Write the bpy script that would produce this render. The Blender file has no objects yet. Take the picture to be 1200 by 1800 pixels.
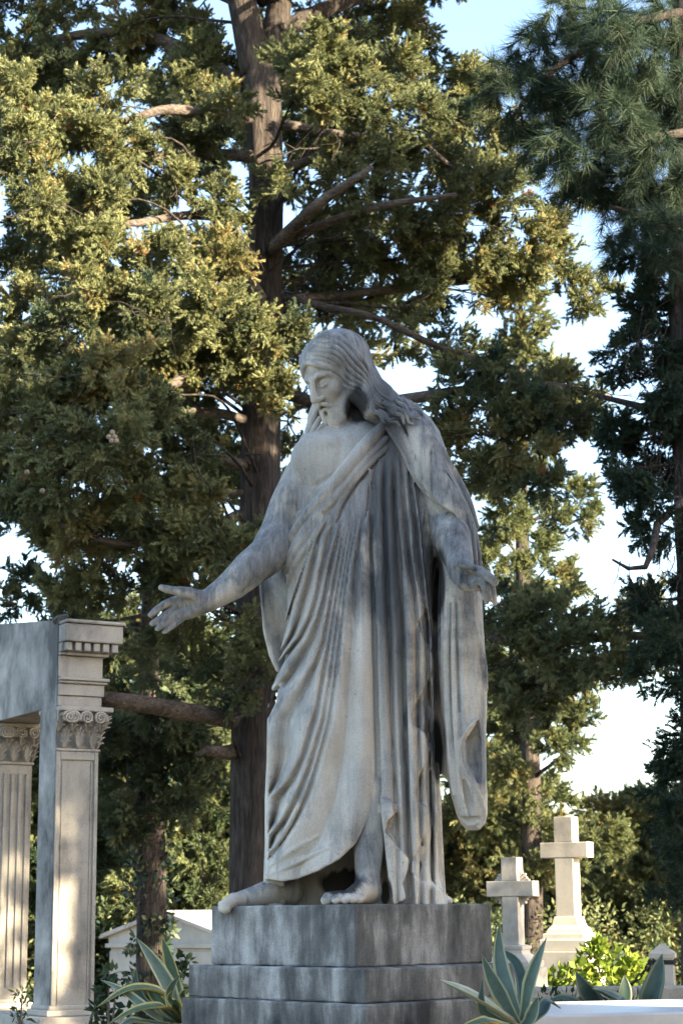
import bpy, bmesh, math, random
import numpy as np
from mathutils import Vector, Matrix

# ------------------------------------------------------------------ camera
SC = bpy.context.scene
COL = SC.collection
FPX = 3300.0                                   # focal length in photo pixels (photo is 1200 x 1800)
PITCH = math.atan(703.0 / FPX)
ROLL = math.radians(0.5)
CAM = np.array([0.0, 0.0, 1.6])
_F = np.array([0.0, math.cos(PITCH), math.sin(PITCH)])
_U0 = np.array([0.0, -math.sin(PITCH), math.cos(PITCH)])
_R0 = np.array([1.0, 0.0, 0.0])
_R = _R0 * math.cos(ROLL) - _U0 * math.sin(ROLL)
_U = _U0 * math.cos(ROLL) + _R0 * math.sin(ROLL)

cam_data = bpy.data.cameras.new('camera')
cam = bpy.data.objects.new('camera', cam_data)
COL.objects.link(cam)
SC.camera = cam
cam_data.sensor_fit = 'VERTICAL'
cam_data.sensor_height = 36.0
cam_data.sensor_width = 24.0
cam_data.lens = FPX / 1800.0 * 36.0
cam_data.clip_start = 0.1
cam_data.clip_end = 600.0
cam.matrix_world = Matrix(((_R[0], _U[0], -_F[0], CAM[0]), (_R[1], _U[1], -_F[1], CAM[1]),
                           (_R[2], _U[2], -_F[2], CAM[2]), (0, 0, 0, 1)))
cam_data.dof.use_dof = True
cam_data.dof.focus_distance = 7.1
cam_data.dof.aperture_fstop = 8.0

# ------------------------------------------------------------------ sky, sun, exposure
SUN_EL = math.radians(21.0)
SUN_H = np.array([0.83, -0.56]); SUN_H /= np.linalg.norm(SUN_H)      # horizontal direction towards the sun
SUN_DIR = np.array([SUN_H[0] * math.cos(SUN_EL), SUN_H[1] * math.cos(SUN_EL), math.sin(SUN_EL)])
world = bpy.data.worlds.new('World')
SC.world = world
world.use_nodes = True
wn = world.node_tree
for n in list(wn.nodes):
    wn.nodes.remove(n)
w_out = wn.nodes.new('ShaderNodeOutputWorld')
w_bg = wn.nodes.new('ShaderNodeBackground')
w_sky = wn.nodes.new('ShaderNodeTexSky')
w_sky.sky_type = 'NISHITA'
w_sky.sun_disc = False
w_sky.sun_elevation = SUN_EL
w_sky.sun_rotation = math.atan2(SUN_DIR[0], SUN_DIR[1])
w_sky.altitude = 100.0
w_sky.air_density = 1.0
w_sky.dust_density = 1.3
w_sky.ozone_density = 1.0
w_bg.inputs['Strength'].default_value = 0.092
wn.links.new(w_sky.outputs[0], w_bg.inputs['Color'])
wn.links.new(w_bg.outputs[0], w_out.inputs['Surface'])
sun_data = bpy.data.lights.new('sun', 'SUN')
sun_data.energy = 5.0
sun_data.angle = math.radians(0.55)
sun_data.color = (1.0, 0.84, 0.58)
sun = bpy.data.objects.new('sun', sun_data)
COL.objects.link(sun)
sun.rotation_euler = Vector(SUN_DIR).to_track_quat('Z', 'Y').to_euler()
sun.location = (12, -8, 12)
SC.view_settings.view_transform = 'Standard'
SC.view_settings.look = 'None'
SC.view_settings.exposure = 2.8
SC.view_settings.gamma = 1.0
SC.view_settings.use_curve_mapping = False
SC.render.engine = 'CYCLES'
SC.cycles.max_bounces = 5
SC.cycles.diffuse_bounces = 2
SC.cycles.transparent_max_bounces = 8
SC.cycles.caustics_reflective = False
SC.cycles.caustics_refractive = False
SC.cycles.use_denoising = True

# ------------------------------------------------------------------ helpers
RNG = np.random.default_rng(7)
random.seed(7)


def P(px, py, Y):
    """world point on the view ray of photo pixel (px, py) at world depth Y"""
    d = _F * FPX + _R * (px - 600.0) + _U * (900.0 - py)
    return CAM + d * (Y / d[1])


def project(x, y, z):
    dx, dy, dz = x - CAM[0], y - CAM[1], z - CAM[2]
    dep = dx * _F[0] + dy * _F[1] + dz * _F[2]
    return (600.0 + FPX * (dx * _R[0] + dy * _R[1] + dz * _R[2]) / dep,
            900.0 - FPX * (dx * _U[0] + dy * _U[1] + dz * _U[2]) / dep)


def mpp(Y, py=1200.0):
    """metres per photo pixel at depth Y"""
    a, b = P(600, py, Y), P(601, py, Y)
    return float(np.linalg.norm(a - b))


def tag(o, label=None, category=None, group=None, kind=None):
    if label: o['label'] = label
    if category: o['category'] = category
    if group: o['group'] = group
    if kind: o['kind'] = kind
    return o


def empty(name, loc=(0, 0, 0), rz=0.0):
    o = bpy.data.objects.new(name, None)
    COL.objects.link(o)
    o.location = tuple(float(v) for v in loc)
    o.rotation_euler = (0, 0, rz)
    o.empty_display_size = 0.1
    return o


def mesh_np(name, verts, faces, smooth=False):
    """faces: (n,3) or (n,4) int array"""
    verts = np.asarray(verts, dtype=np.float32)
    faces = np.asarray(faces, dtype=np.int32)
    k = faces.shape[1]
    me = bpy.data.meshes.new(name)
    me.vertices.add(len(verts))
    me.vertices.foreach_set('co', verts.ravel())
    me.loops.add(faces.size)
    me.loops.foreach_set('vertex_index', faces.ravel())
    me.polygons.add(len(faces))
    me.polygons.foreach_set('loop_start', np.arange(0, faces.size, k, dtype=np.int32))
    if smooth:
        me.polygons.foreach_set('use_smooth', np.ones(len(faces), dtype=bool))
    me.update(calc_edges=True)
    return me


def add_obj(name, me, mat=None, parent=None, world_coords=True):
    o = bpy.data.objects.new(name, me)
    COL.objects.link(o)
    if mat is not None and not me.materials:
        me.materials.append(mat)
    if parent is not None:
        o.parent = parent
        if world_coords:
            m = Matrix.Translation(parent.location) @ parent.rotation_euler.to_matrix().to_4x4()
            p = parent.parent
            while p is not None:
                m = (Matrix.Translation(p.location) @ p.rotation_euler.to_matrix().to_4x4()) @ m
                p = p.parent
            o.matrix_parent_inverse = m.inverted()
    return o


class MB:
    """collects quads / polygons, then becomes ONE mesh"""
    def __init__(self):
        self.v, self.f = [], []

    def add(self, vs, fs):
        b = len(self.v)
        self.v += [tuple(float(c) for c in p) for p in vs]
        self.f += [tuple(i + b for i in q) for q in fs]
        return self

    def box(self, c, s, M=None):
        hx, hy, hz = s[0] / 2, s[1] / 2, s[2] / 2
        vs = [Vector((c[0] + x * hx, c[1] + y * hy, c[2] + z * hz)) for z in (-1, 1) for y in (-1, 1) for x in (-1, 1)]
        if M is not None:
            vs = [M @ v for v in vs]
        return self.add(vs, [(0, 2, 3, 1), (4, 5, 7, 6), (0, 1, 5, 4), (2, 6, 7, 3), (0, 4, 6, 2), (1, 3, 7, 5)])

    def loft(self, rings, caps=True, closed=True):
        n = len(rings[0])
        b = len(self.v)
        for r in rings:
            self.v += [tuple(float(c) for c in p) for p in r]
        m = n if closed else n - 1
        for i in range(len(rings) - 1):
            for j in range(m):
                a, c = b + i * n + j, b + i * n + (j + 1) % n
                self.f.append((a, c, c + n, a + n))
        if caps and closed:
            self.f.append(tuple(b + j for j in reversed(range(n))))
            self.f.append(tuple(b + (len(rings) - 1) * n + j for j in range(n)))
        return self

    def square_loft(self, rows, M=None):
        """rows: (z, half x, half y)"""
        rings = []
        for r in rows:
            z, hx = r[0], r[1]
            hy = r[2] if len(r) > 2 else hx
            ring = [Vector((-hx, -hy, z)), Vector((hx, -hy, z)), Vector((hx, hy, z)), Vector((-hx, hy, z))]
            rings.append([M @ v for v in ring] if M is not None else ring)
        return self.loft(rings)

    def tube(self, pts, radii, seg=8, rough=0.0):
        pts = [np.asarray(p, float) for p in pts]
        rings = []
        up = np.array([0.0, 0.0, 1.0])
        prev = None
        for i, p in enumerate(pts):
            t = pts[min(i + 1, len(pts) - 1)] - pts[max(i - 1, 0)]
            t = t / (np.linalg.norm(t) + 1e-9)
            if prev is None:
                a = np.cross(t, up if abs(t[2]) < 0.9 else np.array([1.0, 0, 0]))
            else:
                a = prev - t * np.dot(prev, t)
            a /= np.linalg.norm(a) + 1e-9
            prev = a
            b = np.cross(t, a)
            r = radii[i] if hasattr(radii, '__len__') else radii
            ring = []
            for k in range(seg):
                th = 2 * math.pi * k / seg
                rr = r * (1 + (random.uniform(-rough, rough) if rough else 0))
                ring.append(p + (a * math.cos(th) + b * math.sin(th)) * rr)
            rings.append(ring)
        return self.loft(rings)

    def build(self, name, mat=None, parent=None, smooth=False, bevel=0.0, seg=2, world_coords=True):
        me = bpy.data.meshes.new(name)
        me.from_pydata(self.v, [], self.f)
        me.update()
        bm = bmesh.new(); bm.from_mesh(me)
        bmesh.ops.recalc_face_normals(bm, faces=bm.faces)
        if bevel > 0:
            eds = [e for e in bm.edges if len(e.link_faces) == 2 and e.calc_face_angle(0) > 0.5]
            bmesh.ops.bevel(bm, geom=eds, offset=bevel, segments=seg, profile=0.5, affect='EDGES', clamp_overlap=True)
        bm.to_mesh(me); bm.free()
        if smooth:
            me.polygons.foreach_set('use_smooth', np.ones(len(me.polygons), dtype=bool))
            me.update()
        return add_obj(name, me, mat, parent, world_coords)


def catmull(pts, n):
    pts = np.asarray(pts, float)
    if len(pts) == 2:
        t = np.linspace(0, 1, n)[:, None]
        return pts[0] * (1 - t) + pts[1] * t
    q = np.vstack([2 * pts[0] - pts[1], pts, 2 * pts[-1] - pts[-2]])
    seg = np.linalg.norm(np.diff(pts[:, :2], axis=0), axis=1)
    s = np.concatenate([[0], np.cumsum(seg)])
    out = []
    for u in np.linspace(0, s[-1], n):
        i = int(min(np.searchsorted(s, u, side='right') - 1, len(seg) - 1))
        t = (u - s[i]) / (seg[i] + 1e-9)
        p0, p1, p2, p3 = q[i], q[i + 1], q[i + 2], q[i + 3]
        out.append(0.5 * ((2 * p1) + (p2 - p0) * t + (2 * p0 - 5 * p1 + 4 * p2 - p3) * t * t + (3 * p1 - p0 - 3 * p2 + p3) * t ** 3))
    return np.array(out)

# ------------------------------------------------------------------ materials
class NT:
    def __init__(self, name):
        self.m = bpy.data.materials.new(name)
        self.m.use_nodes = True
        self.t = self.m.node_tree
        self.b = self.t.nodes['Principled BSDF']
        self.b.inputs['Specular IOR Level'].default_value = 0.25
        self.co = None

    def n(self, typ, **kw):
        nd = self.t.nodes.new(typ)
        for k, v in kw.items():
            setattr(nd, k, v)
        return nd

    def l(self, a, b):
        self.t.links.new(a, b)

    def coord(self, scale=(1, 1, 1), world=True):
        if world:
            g = self.n('ShaderNodeNewGeometry'); src = g.outputs['Position']
        else:
            g = self.n('ShaderNodeTexCoord'); src = g.outputs['Object']
        mp = self.n('ShaderNodeMapping')
        mp.inputs['Scale'].default_value = scale
        self.l(src, mp.inputs['Vector'])
        return mp.outputs['Vector']

    def noise(self, vec, scale, detail=6.0, rough=0.6, dist=0.0):
        nd = self.n('ShaderNodeTexNoise')
        nd.inputs['Scale'].default_value = scale
        nd.inputs['Detail'].default_value = detail
        nd.inputs['Roughness'].default_value = rough
        nd.inputs['Distortion'].default_value = dist
        self.l(vec, nd.inputs['Vector'])
        return nd.outputs['Fac']

    def ramp(self, fac, stops):
        nd = self.n('ShaderNodeValToRGB')
        cr = nd.color_ramp
        while len(cr.elements) < len(stops):
            cr.elements.new(0.5)
        for e, (p, c) in zip(cr.elements, stops):
            e.position = p
            e.color = (c[0], c[1], c[2], 1) if hasattr(c, '__len__') else (c, c, c, 1)
        self.l(fac, nd.inputs['Fac'])
        return nd.outputs['Color']

    def mix(self, fac, a, b, mode='MIX'):
        nd = self.n('ShaderNodeMix', data_type='RGBA', blend_type=mode)
        for s, v in ((nd.inputs[0], fac), (nd.inputs[6], a), (nd.inputs[7], b)):
            if hasattr(v, 'is_linked'):
                self.l(v, s)
            elif hasattr(v, '__len__'):
                s.default_value = (v[0], v[1], v[2], 1)
            else:
                s.default_value = v
        return nd.outputs[2]

    def math(self, op, a, b=0.0, c=0.0, clamp=False):
        nd = self.n('ShaderNodeMath', operation=op)
        nd.use_clamp = clamp
        for s, v in zip(nd.inputs, (a, b, c)):
            if hasattr(v, 'is_linked'):
                self.l(v, s)
            else:
                s.default_value = v
        return nd.outputs[0]

    def sep(self, vec):
        nd = self.n('ShaderNodeSeparateXYZ')
        self.l(vec, nd.inputs[0])
        return nd.outputs

    def bump(self, h, strength=0.3, dist=0.01):
        nd = self.n('ShaderNodeBump')
        nd.inputs['Strength'].default_value = strength
        nd.inputs['Distance'].default_value = dist
        self.l(h, nd.inputs['Height'])
        self.l(nd.outputs['Normal'], self.b.inputs['Normal'])

    def color(self, c):
        if hasattr(c, 'is_linked'):
            self.l(c, self.b.inputs['Base Color'])
        else:
            self.b.inputs['Base Color'].default_value = (c[0], c[1], c[2], 1)
        return self

    def rough(self, v):
        self.b.inputs['Roughness'].default_value = v
        return self


def stone(name, pale, mid, dark, amount=0.5, streak=6.0, rough=0.8, speck=0.35, bump=0.25, warm=None):
    t = NT(name)
    v = t.coord()
    vs = t.coord((streak, streak, 1.0))
    big = t.noise(v, 2.3, 5, 0.6, 0.4)
    st = t.noise(vs, 2.2, 6, 0.65, 0.2)
    m = t.math('ADD', t.math('MULTIPLY', big, 0.5), t.math('MULTIPLY', st, 0.5))
    base = t.ramp(m, [(0.5 - 0.22 * amount - 0.06, dark), (0.5, mid), (0.62, pale)])
    if warm is not None:
        wn_ = t.ramp(t.noise(v, 1.7, 4, 0.5), [(0.48, 0.0), (0.62, 1.0)])
        base = t.mix(t.math('MULTIPLY', wn_, 0.6), base, warm)
    grain = t.noise(v, 170.0, 3, 0.7)
    g = t.ramp(grain, [(0.3, 1 - speck), (0.7, 1 + 0.0)])
    base = t.mix(1.0, base, g, 'MULTIPLY')
    t.color(base).rough(rough)
    fine = t.noise(v, 90.0, 4, 0.7)
    t.bump(t.math('ADD', t.math('MULTIPLY', fine, 0.5), grain), bump, 0.003)
    return t.m


def statue_marble(name='weathered_marble'):
    """cream marble under blue-grey weathering crust: streaks, patches and grain"""
    t = NT(name)
    v = t.coord()
    vs = t.coord((7.0, 7.0, 0.9))
    big = t.noise(v, 3.1, 6, 0.62, 0.5)
    st = t.noise(vs, 2.0, 7, 0.66, 0.3)
    x, y, z = t.sep(t.coord())
    # long run-off stain below the left shoulder
    dx = t.math('SUBTRACT', t.math('ADD', x, t.math('MULTIPLY', st, 0.10)), STAIN_X + 0.05)
    g = t.math('EXPONENT', t.math('MULTIPLY', t.math('MULTIPLY', dx, dx), -1.0 / (2 * 0.042 ** 2)))
    zf = t.n('ShaderNodeMapRange'); zf.clamp = True
    t.l(t.math('ADD', z, t.math('MULTIPLY', st, 0.7)), zf.inputs[0]); zf.inputs[1].default_value = 2.5; zf.inputs[2].default_value = 3.2
    stain = t.math('MULTIPLY', g, zf.outputs[0])
    # crust is thickest where rain lands: shoulders, head and upward faces
    zu = t.n('ShaderNodeMapRange'); zu.clamp = True
    t.l(z, zu.inputs[0]); zu.inputs[1].default_value = 1.9; zu.inputs[2].default_value = 3.3
    zu.inputs[3].default_value = -0.11; zu.inputs[4].default_value = 0.06
    geo = t.n('ShaderNodeNewGeometry')
    nz = t.sep(geo.outputs['Normal'])[2]
    m = t.math('ADD', t.math('MULTIPLY', big, 0.55), t.math('MULTIPLY', st, 0.45))
    m = t.math('ADD', m, zu.outputs[0])
    m = t.math('ADD', m, t.math('MULTIPLY', nz, 0.10))
    crust = t.ramp(m, [(0.40, 0.0), (0.53, 1.0)])
    for (cx, cz, rx, rz) in WASHED:
        ex = t.math('DIVIDE', t.math('SUBTRACT', x, cx), rx)
        ez = t.math('DIVIDE', t.math('SUBTRACT', z, cz), rz)
        q = t.math('EXPONENT', t.math('MULTIPLY', t.math('ADD', t.math('MULTIPLY', ex, ex), t.math('MULTIPLY', ez, ez)), -1.0))
        crust = t.math('MULTIPLY', crust, t.math('SUBTRACT', 1.0, t.math('MULTIPLY', q, 0.7)))
    crust = t.math('MAXIMUM', crust, t.math('MULTIPLY', stain, 0.98))
    pale = t.ramp(t.noise(v, 5.0, 4, 0.5), [(0.35, (0.62, 0.545, 0.455)), (0.65, (0.70, 0.65, 0.575))])
    grey = t.ramp(t.noise(vs, 4.0, 6, 0.7), [(0.32, (0.07, 0.072, 0.077)), (0.68, (0.33, 0.325, 0.322))])
    base = t.mix(crust, pale, grey)
    base = t.mix(t.math('MULTIPLY', stain, 0.85), base, (0.075, 0.078, 0.084))
    for (cx, cz, rx, rz) in CRUST_AND_SHADE:
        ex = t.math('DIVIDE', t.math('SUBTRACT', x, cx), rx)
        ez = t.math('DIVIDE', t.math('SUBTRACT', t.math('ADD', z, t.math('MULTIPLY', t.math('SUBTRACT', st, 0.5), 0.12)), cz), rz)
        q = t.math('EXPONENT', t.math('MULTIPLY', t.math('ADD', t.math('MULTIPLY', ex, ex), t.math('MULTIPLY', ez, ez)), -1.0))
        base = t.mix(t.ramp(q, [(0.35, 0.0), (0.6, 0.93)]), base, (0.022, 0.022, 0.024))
    grain = t.noise(v, 210.0, 3, 0.75)
    gr = t.ramp(grain, [(0.32, 0.78), (0.62, 1.04)])
    base = t.mix(1.0, base, gr, 'MULTIPLY')
    pits = t.ramp(t.noise(v, 60.0, 2, 0.5), [(0.70, 1.0), (0.78, 0.45)])
    base = t.mix(1.0, base, pits, 'MULTIPLY')
    t.color(base).rough(0.78)
    fine = t.noise(v, 70.0, 5, 0.7)
    t.bump(t.math('ADD', t.math('MULTIPLY', fine, 0.6), t.math('MULTIPLY', grain, 0.8)), 0.25, 0.003)
    return t.m

STAIN_X = float(P(683, 1000, 7.0)[0])
# marble kept pale where rain never settles: face, chest, lower robe
WASHED = [(float(P(a, b, 7.05)[0]), float(P(a, b, 7.05)[2]), rx, rz) for a, b, rx, rz in
          ((556, 695, .09, .12), (578, 805, .17, .14), (590, 1330, .18, .28), (540, 1060, .10, .2))]
# black gypsum crust under jaw and hem; painted shade under jaw, in sleeve hollow: (x, z, rx, rz)
CRUST_AND_SHADE = [(float(P(a, b, 7.05)[0]), float(P(a, b, 7.05)[2]), rx, rz) for a, b, rx, rz in
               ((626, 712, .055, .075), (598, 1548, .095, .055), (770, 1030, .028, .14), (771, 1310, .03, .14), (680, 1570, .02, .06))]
# ------------------------------------------------------------------ implicit-surface sculpting kit
def smin(a, b, k):
    if k <= 0: return np.minimum(a, b)
    h = np.clip(0.5 + 0.5 * (b - a) / k, 0, 1)
    return b + (a - b) * h - k * h * (1 - h)


def smax(a, b, k):
    return -smin(-a, -b, k)


class Prim:
    op = 'u'; k = 0.0

    def apply(self, f, d):
        if self.op == 'u': return smin(f, d, self.k)
        if self.op == 's': return smax(f, -d, self.k)
        return smax(f, d, self.k)


class Stack(Prim):
    """column of ellipses: rows (z, cx, cy, a, b)"""
    def __init__(self, rows, op='u', k=0.0, e=2.0, grow=0.0, fold=None):
        r = np.array(sorted(rows), float)
        self.z, self.cx, self.cy, self.a, self.b = r.T
        self.a = self.a + grow; self.b = self.b + grow
        self.op, self.k, self.e, self.fold = op, k, e, fold
        m = 0.03 + k
        self.lo = np.array([(self.cx - self.a).min() - m, (self.cy - self.b).min() - m, self.z[0] - m])
        self.hi = np.array([(self.cx + self.a).max() + m, (self.cy + self.b).max() + m, self.z[-1] + m])

    def ev(self, x, y, z):
        cx, cy = np.interp(z, self.z, self.cx), np.interp(z, self.z, self.cy)
        a, b = np.interp(z, self.z, self.a), np.interp(z, self.z, self.b)
        u, w = (x - cx) / a, (y - cy) / b
        r = (np.abs(u) ** self.e + np.abs(w) ** self.e) ** (1 / self.e)
        d = (r - 1) * np.minimum(a, b)
        if self.fold is not None:
            d = d - self.fold(u, w, z, x, y, d)
        return np.maximum(d, np.maximum(z - self.z[-1], self.z[0] - z))


class Chain(Prim):
    """tapered capsule chain"""
    def __init__(self, pts, rad, op='u', k=0.01):
        self.p = np.asarray(pts, float)
        n = len(self.p)
        if hasattr(rad, '__len__'):
            self.r = np.interp(np.linspace(0, 1, n), np.linspace(0, 1, len(rad)), rad)
        else:
            self.r = np.full(n, float(rad))
        self.op, self.k = op, k
        m = self.r.max() + k + 0.008
        self.lo, self.hi = self.p.min(0) - m, self.p.max(0) + m

    def ev(self, x, y, z):
        if len(self.p) == 1:
            return np.sqrt((x - self.p[0, 0]) ** 2 + (y - self.p[0, 1]) ** 2 + (z - self.p[0, 2]) ** 2) - self.r[0]
        d = None
        for i in range(len(self.p) - 1):
            a, b = self.p[i], self.p[i + 1]
            ab = b - a
            t = ((x - a[0]) * ab[0] + (y - a[1]) * ab[1] + (z - a[2]) * ab[2]) / (np.dot(ab, ab) + 1e-12)
            t = np.clip(t, 0, 1)
            s = np.sqrt((x - a[0] - ab[0] * t) ** 2 + (y - a[1] - ab[1] * t) ** 2 + (z - a[2] - ab[2] * t) ** 2)
            s = s - (self.r[i] + (self.r[i + 1] - self.r[i]) * t)
            d = s if d is None else np.minimum(d, s)
        return d


class Ell(Prim):
    """ellipsoid with axes M (3x3, rows are the local axes)"""
    def __init__(self, c, r, M=None, op='u', k=0.01):
        self.c, self.r = np.asarray(c, float), np.asarray(r, float)
        self.M = np.eye(3) if M is None else np.asarray(M, float)
        self.op, self.k = op, k
        m = self.r.max() + k + 0.008
        self.lo, self.hi = self.c - m, self.c + m

    def ev(self, x, y, z):
        dx, dy, dz = x - self.c[0], y - self.c[1], z - self.c[2]
        q = 0; g = 0
        for i in range(3):
            l = self.M[i, 0] * dx + self.M[i, 1] * dy + self.M[i, 2] * dz
            q = q + (l / self.r[i]) ** 2
            g = g + (l / self.r[i] ** 2) ** 2
        k0 = np.sqrt(q); k1 = np.sqrt(g) + 1e-9
        return k0 * (k0 - 1) / k1


def poly_sd(px, py, poly):
    """signed distance (negative inside) to a polygon in photo pixels"""
    poly = np.asarray(poly, float)
    d = np.full(np.broadcast(px, py).shape, 1e18)
    s = np.ones(d.shape)
    n = len(poly)
    for i in range(n):
        a, b = poly[i], poly[i - 1]
        ex, ey = b[0] - a[0], b[1] - a[1]
        wx, wy = px - a[0], py - a[1]
        t = np.clip((wx * ex + wy * ey) / (ex * ex + ey * ey + 1e-12), 0, 1)
        d = np.minimum(d, (wx - ex * t) ** 2 + (wy - ey * t) ** 2)
        c1, c2, c3 = py >= a[1], py < b[1], ex * wy > ey * wx
        flip = (c1 & c2 & c3) | (~c1 & ~c2 & ~c3)
        s = np.where(flip, -s, s)
    return s * np.sqrt(d)


class Patch(Prim):
    """layer of cloth of a given shape: |base - offset| shell inside an outline"""
    def __init__(self, base, poly, t0, t1, Y0, Y1, op='u', k=0.006, scale=0.0022, round_=0.01, feather=None):
        self.base, self.poly = base, np.asarray(poly, float)
        self.t0, self.t1, self.Y0, self.Y1 = t0, t1, Y0, Y1
        self.op, self.k, self.s, self.round = op, k, scale, round_
        c = np.array([P(q[0], q[1], Y) for q in self.poly for Y in (Y0, Y1)])
        self.lo, self.hi = c.min(0) - 0.02, c.max(0) + 0.02

    def ev(self, x, y, z):
        x, y, z = np.broadcast_arrays(x, y, z)
        px, py = project(x, y, z)
        d2 = poly_sd(px, py, self.poly) * self.s
        d = self.base(x, y, z) - (self.t1(py) if callable(self.t1) else self.t1)
        d = smax(d, d2, self.round)
        return np.maximum(d, np.maximum(y - self.Y1, self.Y0 - y))


def evaluate(prims, x, y, z):
    f = np.full(np.broadcast(x, y, z).shape, 1.0)
    for p in prims:
        f = p.apply(f, p.ev(x, y, z))
    return f


def raycast(prims, pix, near=6.2, far=8.0):
    """photo pixels (n,2) -> points on the sculpted base, and outward normals"""
    pix = np.asarray(pix, float)
    a = np.array([P(q[0], q[1], near) for q in pix])
    b = np.array([P(q[0], q[1], far) for q in pix])
    T = np.linspace(0, 1, 420)
    pts = a[:, None, :] + (b - a)[:, None, :] * T[None, :, None]
    f = evaluate(prims, pts[..., 0], pts[..., 1], pts[..., 2])
    hit = f < 0
    idx = np.where(hit.any(1), hit.argmax(1), np.abs(f).argmin(1))
    h = pts[np.arange(len(pix)), idx]
    e = 0.004
    g = np.stack([evaluate(prims, h[:, 0] + e * (i == 0), h[:, 1] + e * (i == 1), h[:, 2] + e * (i == 2)) -
                  evaluate(prims, h[:, 0] - e * (i == 0), h[:, 1] - e * (i == 1), h[:, 2] - e * (i == 2)) for i in range(3)], 1)
    g /= np.linalg.norm(g, axis=1)[:, None] + 1e-9
    return h, g


def polygonise(prims, vox, smooth=2, block=48):
    """surface nets over sparse blocks of one global lattice"""
    us = [p for p in prims if p.op == 'u']
    lo = np.min([p.lo for p in us], axis=0) - 3 * vox
    hi = np.max([p.hi for p in us], axis=0) + 3 * vox
    N = np.ceil((hi - lo) / vox).astype(int) + 1
    nb = np.ceil(N / block).astype(int)
    S1, S2 = int(N[1] + block + 4), int(N[2] + block + 4)
    ids_all, pos_all, quads_all = [], [], []
    off = [(i, j, k) for i in (0, 1) for j in (0, 1) for k in (0, 1)]
    edges = [(a, b) for a in range(8) for b in range(a + 1, 8) if sum(abs(off[a][t] - off[b][t]) for t in range(3)) == 1]
    for bi in range(nb[0]):
        for bj in range(nb[1]):
            for bk in range(nb[2]):
                o = np.array([bi, bj, bk]) * block
                p0 = lo + o * vox
                p1 = p0 + (block + 1) * vox
                if not any(np.all(p.lo <= p1) and np.all(p.hi >= p0) for p in us):
                    continue
                ax = [p0[t] + np.arange(block + 2) * vox for t in range(3)]
                f = np.full((block + 2,) * 3, 1.0)
                for p in prims:
                    s = []
                    for t in range(3):
                        i0 = max(0, int(np.floor((p.lo[t] - p0[t]) / vox)))
                        i1 = min(block + 2, int(np.ceil((p.hi[t] - p0[t]) / vox)) + 1)
                        s.append((i0, i1))
                    if any(a >= b for a, b in s):
                        continue
                    sl = tuple(slice(a, b) for a, b in s)
                    d = p.ev(ax[0][sl[0]][:, None, None], ax[1][sl[1]][None, :, None], ax[2][sl[2]][None, None, :])
                    f[sl] = p.apply(f[sl], d)
                neg = f < 0
                if not neg.any() or neg.all():
                    continue
                c = np.zeros((block + 1,) * 3, np.int8)
                for (i, j, k) in off:
                    c += neg[i:i + block + 1, j:j + block + 1, k:k + block + 1]
                act = np.argwhere((c > 0) & (c < 8))
                if not len(act):
                    continue
                own = np.all(act < block, axis=1)
                a_ = act[own]
                if len(a_):
                    vals = np.stack([f[a_[:, 0] + i, a_[:, 1] + j, a_[:, 2] + k] for (i, j, k) in off], 1)
                    acc = np.zeros((len(a_), 3)); cnt = np.zeros(len(a_))
                    for e0, e1 in edges:
                        v0, v1 = vals[:, e0], vals[:, e1]
                        m = (v0 < 0) != (v1 < 0)
                        t = np.where(m, v0 / np.where(m, v0 - v1, 1), 0)
                        q = np.array(off[e0]) + (np.array(off[e1]) - np.array(off[e0])) * t[:, None]
                        acc += np.where(m[:, None], q, 0); cnt += m
                    pos_all.append(p0 + (a_ + acc / cnt[:, None]) * vox)
                    g = a_ + o
                    ids_all.append((g[:, 0] * S1 + g[:, 1]) * S2 + g[:, 2])
                # quads: lattice edges owned by this block (corner index 1..block)
                for axis in range(3):
                    b1, b2 = (axis + 1) % 3, (axis + 2) % 3
                    sl0 = [slice(1, block + 1)] * 3
                    sl1 = list(sl0); sl1[axis] = slice(2, block + 2)
                    A, B = neg[tuple(sl0)], neg[tuple(sl1)]
                    for rev, mask in ((0, A & ~B), (1, ~A & B)):
                        q = np.argwhere(mask)
                        if not len(q): continue
                        q = q + 1 + o
                        cs = []
                        for (s1, s2) in ((1, 1), (0, 1), (0, 0), (1, 0)):
                            cc = q.copy(); cc[:, b1] -= s1; cc[:, b2] -= s2
                            cs.append((cc[:, 0] * S1 + cc[:, 1]) * S2 + cc[:, 2])
                        qq = np.stack(cs, 1)
                        quads_all.append(qq[:, ::-1] if rev else qq)
    ids = np.concatenate(ids_all); pos = np.concatenate(pos_all); quads = np.concatenate(quads_all)
    order = np.argsort(ids); ids, pos = ids[order], pos[order]
    fi = np.searchsorted(ids, quads)
    fi = np.clip(fi, 0, len(ids) - 1)
    ok = np.all(ids[fi] == quads, axis=1)
    fi = fi[ok]
    for it in range(smooth):
        acc = np.zeros_like(pos); cnt = np.zeros(len(pos))
        for t in range(4):
            a, b = fi[:, t], fi[:, (t + 1) % 4]
            for c_ in range(3):
                acc[:, c_] += np.bincount(a, pos[b, c_], len(pos)) + np.bincount(b, pos[a, c_], len(pos))
            cnt += np.bincount(a, minlength=len(pos)) + np.bincount(b, minlength=len(pos))
        w = 0.5 if it % 2 == 0 else -0.35
        pos = pos + w * (acc / np.maximum(cnt, 1)[:, None] - pos)
    return pos, fi
# ------------------------------------------------------------------ pedestal: three stone courses
def solve_len(c, d, target_px):
    lo_, hi_ = 0.05, 4.0
    s0 = project(*(c + d * lo_))[0] < target_px
    for _ in range(60):
        m = 0.5 * (lo_ + hi_)
        if (project(*(c + d * m))[0] < target_px) == s0: lo_ = m
        else: hi_ = m
    return lo_

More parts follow.
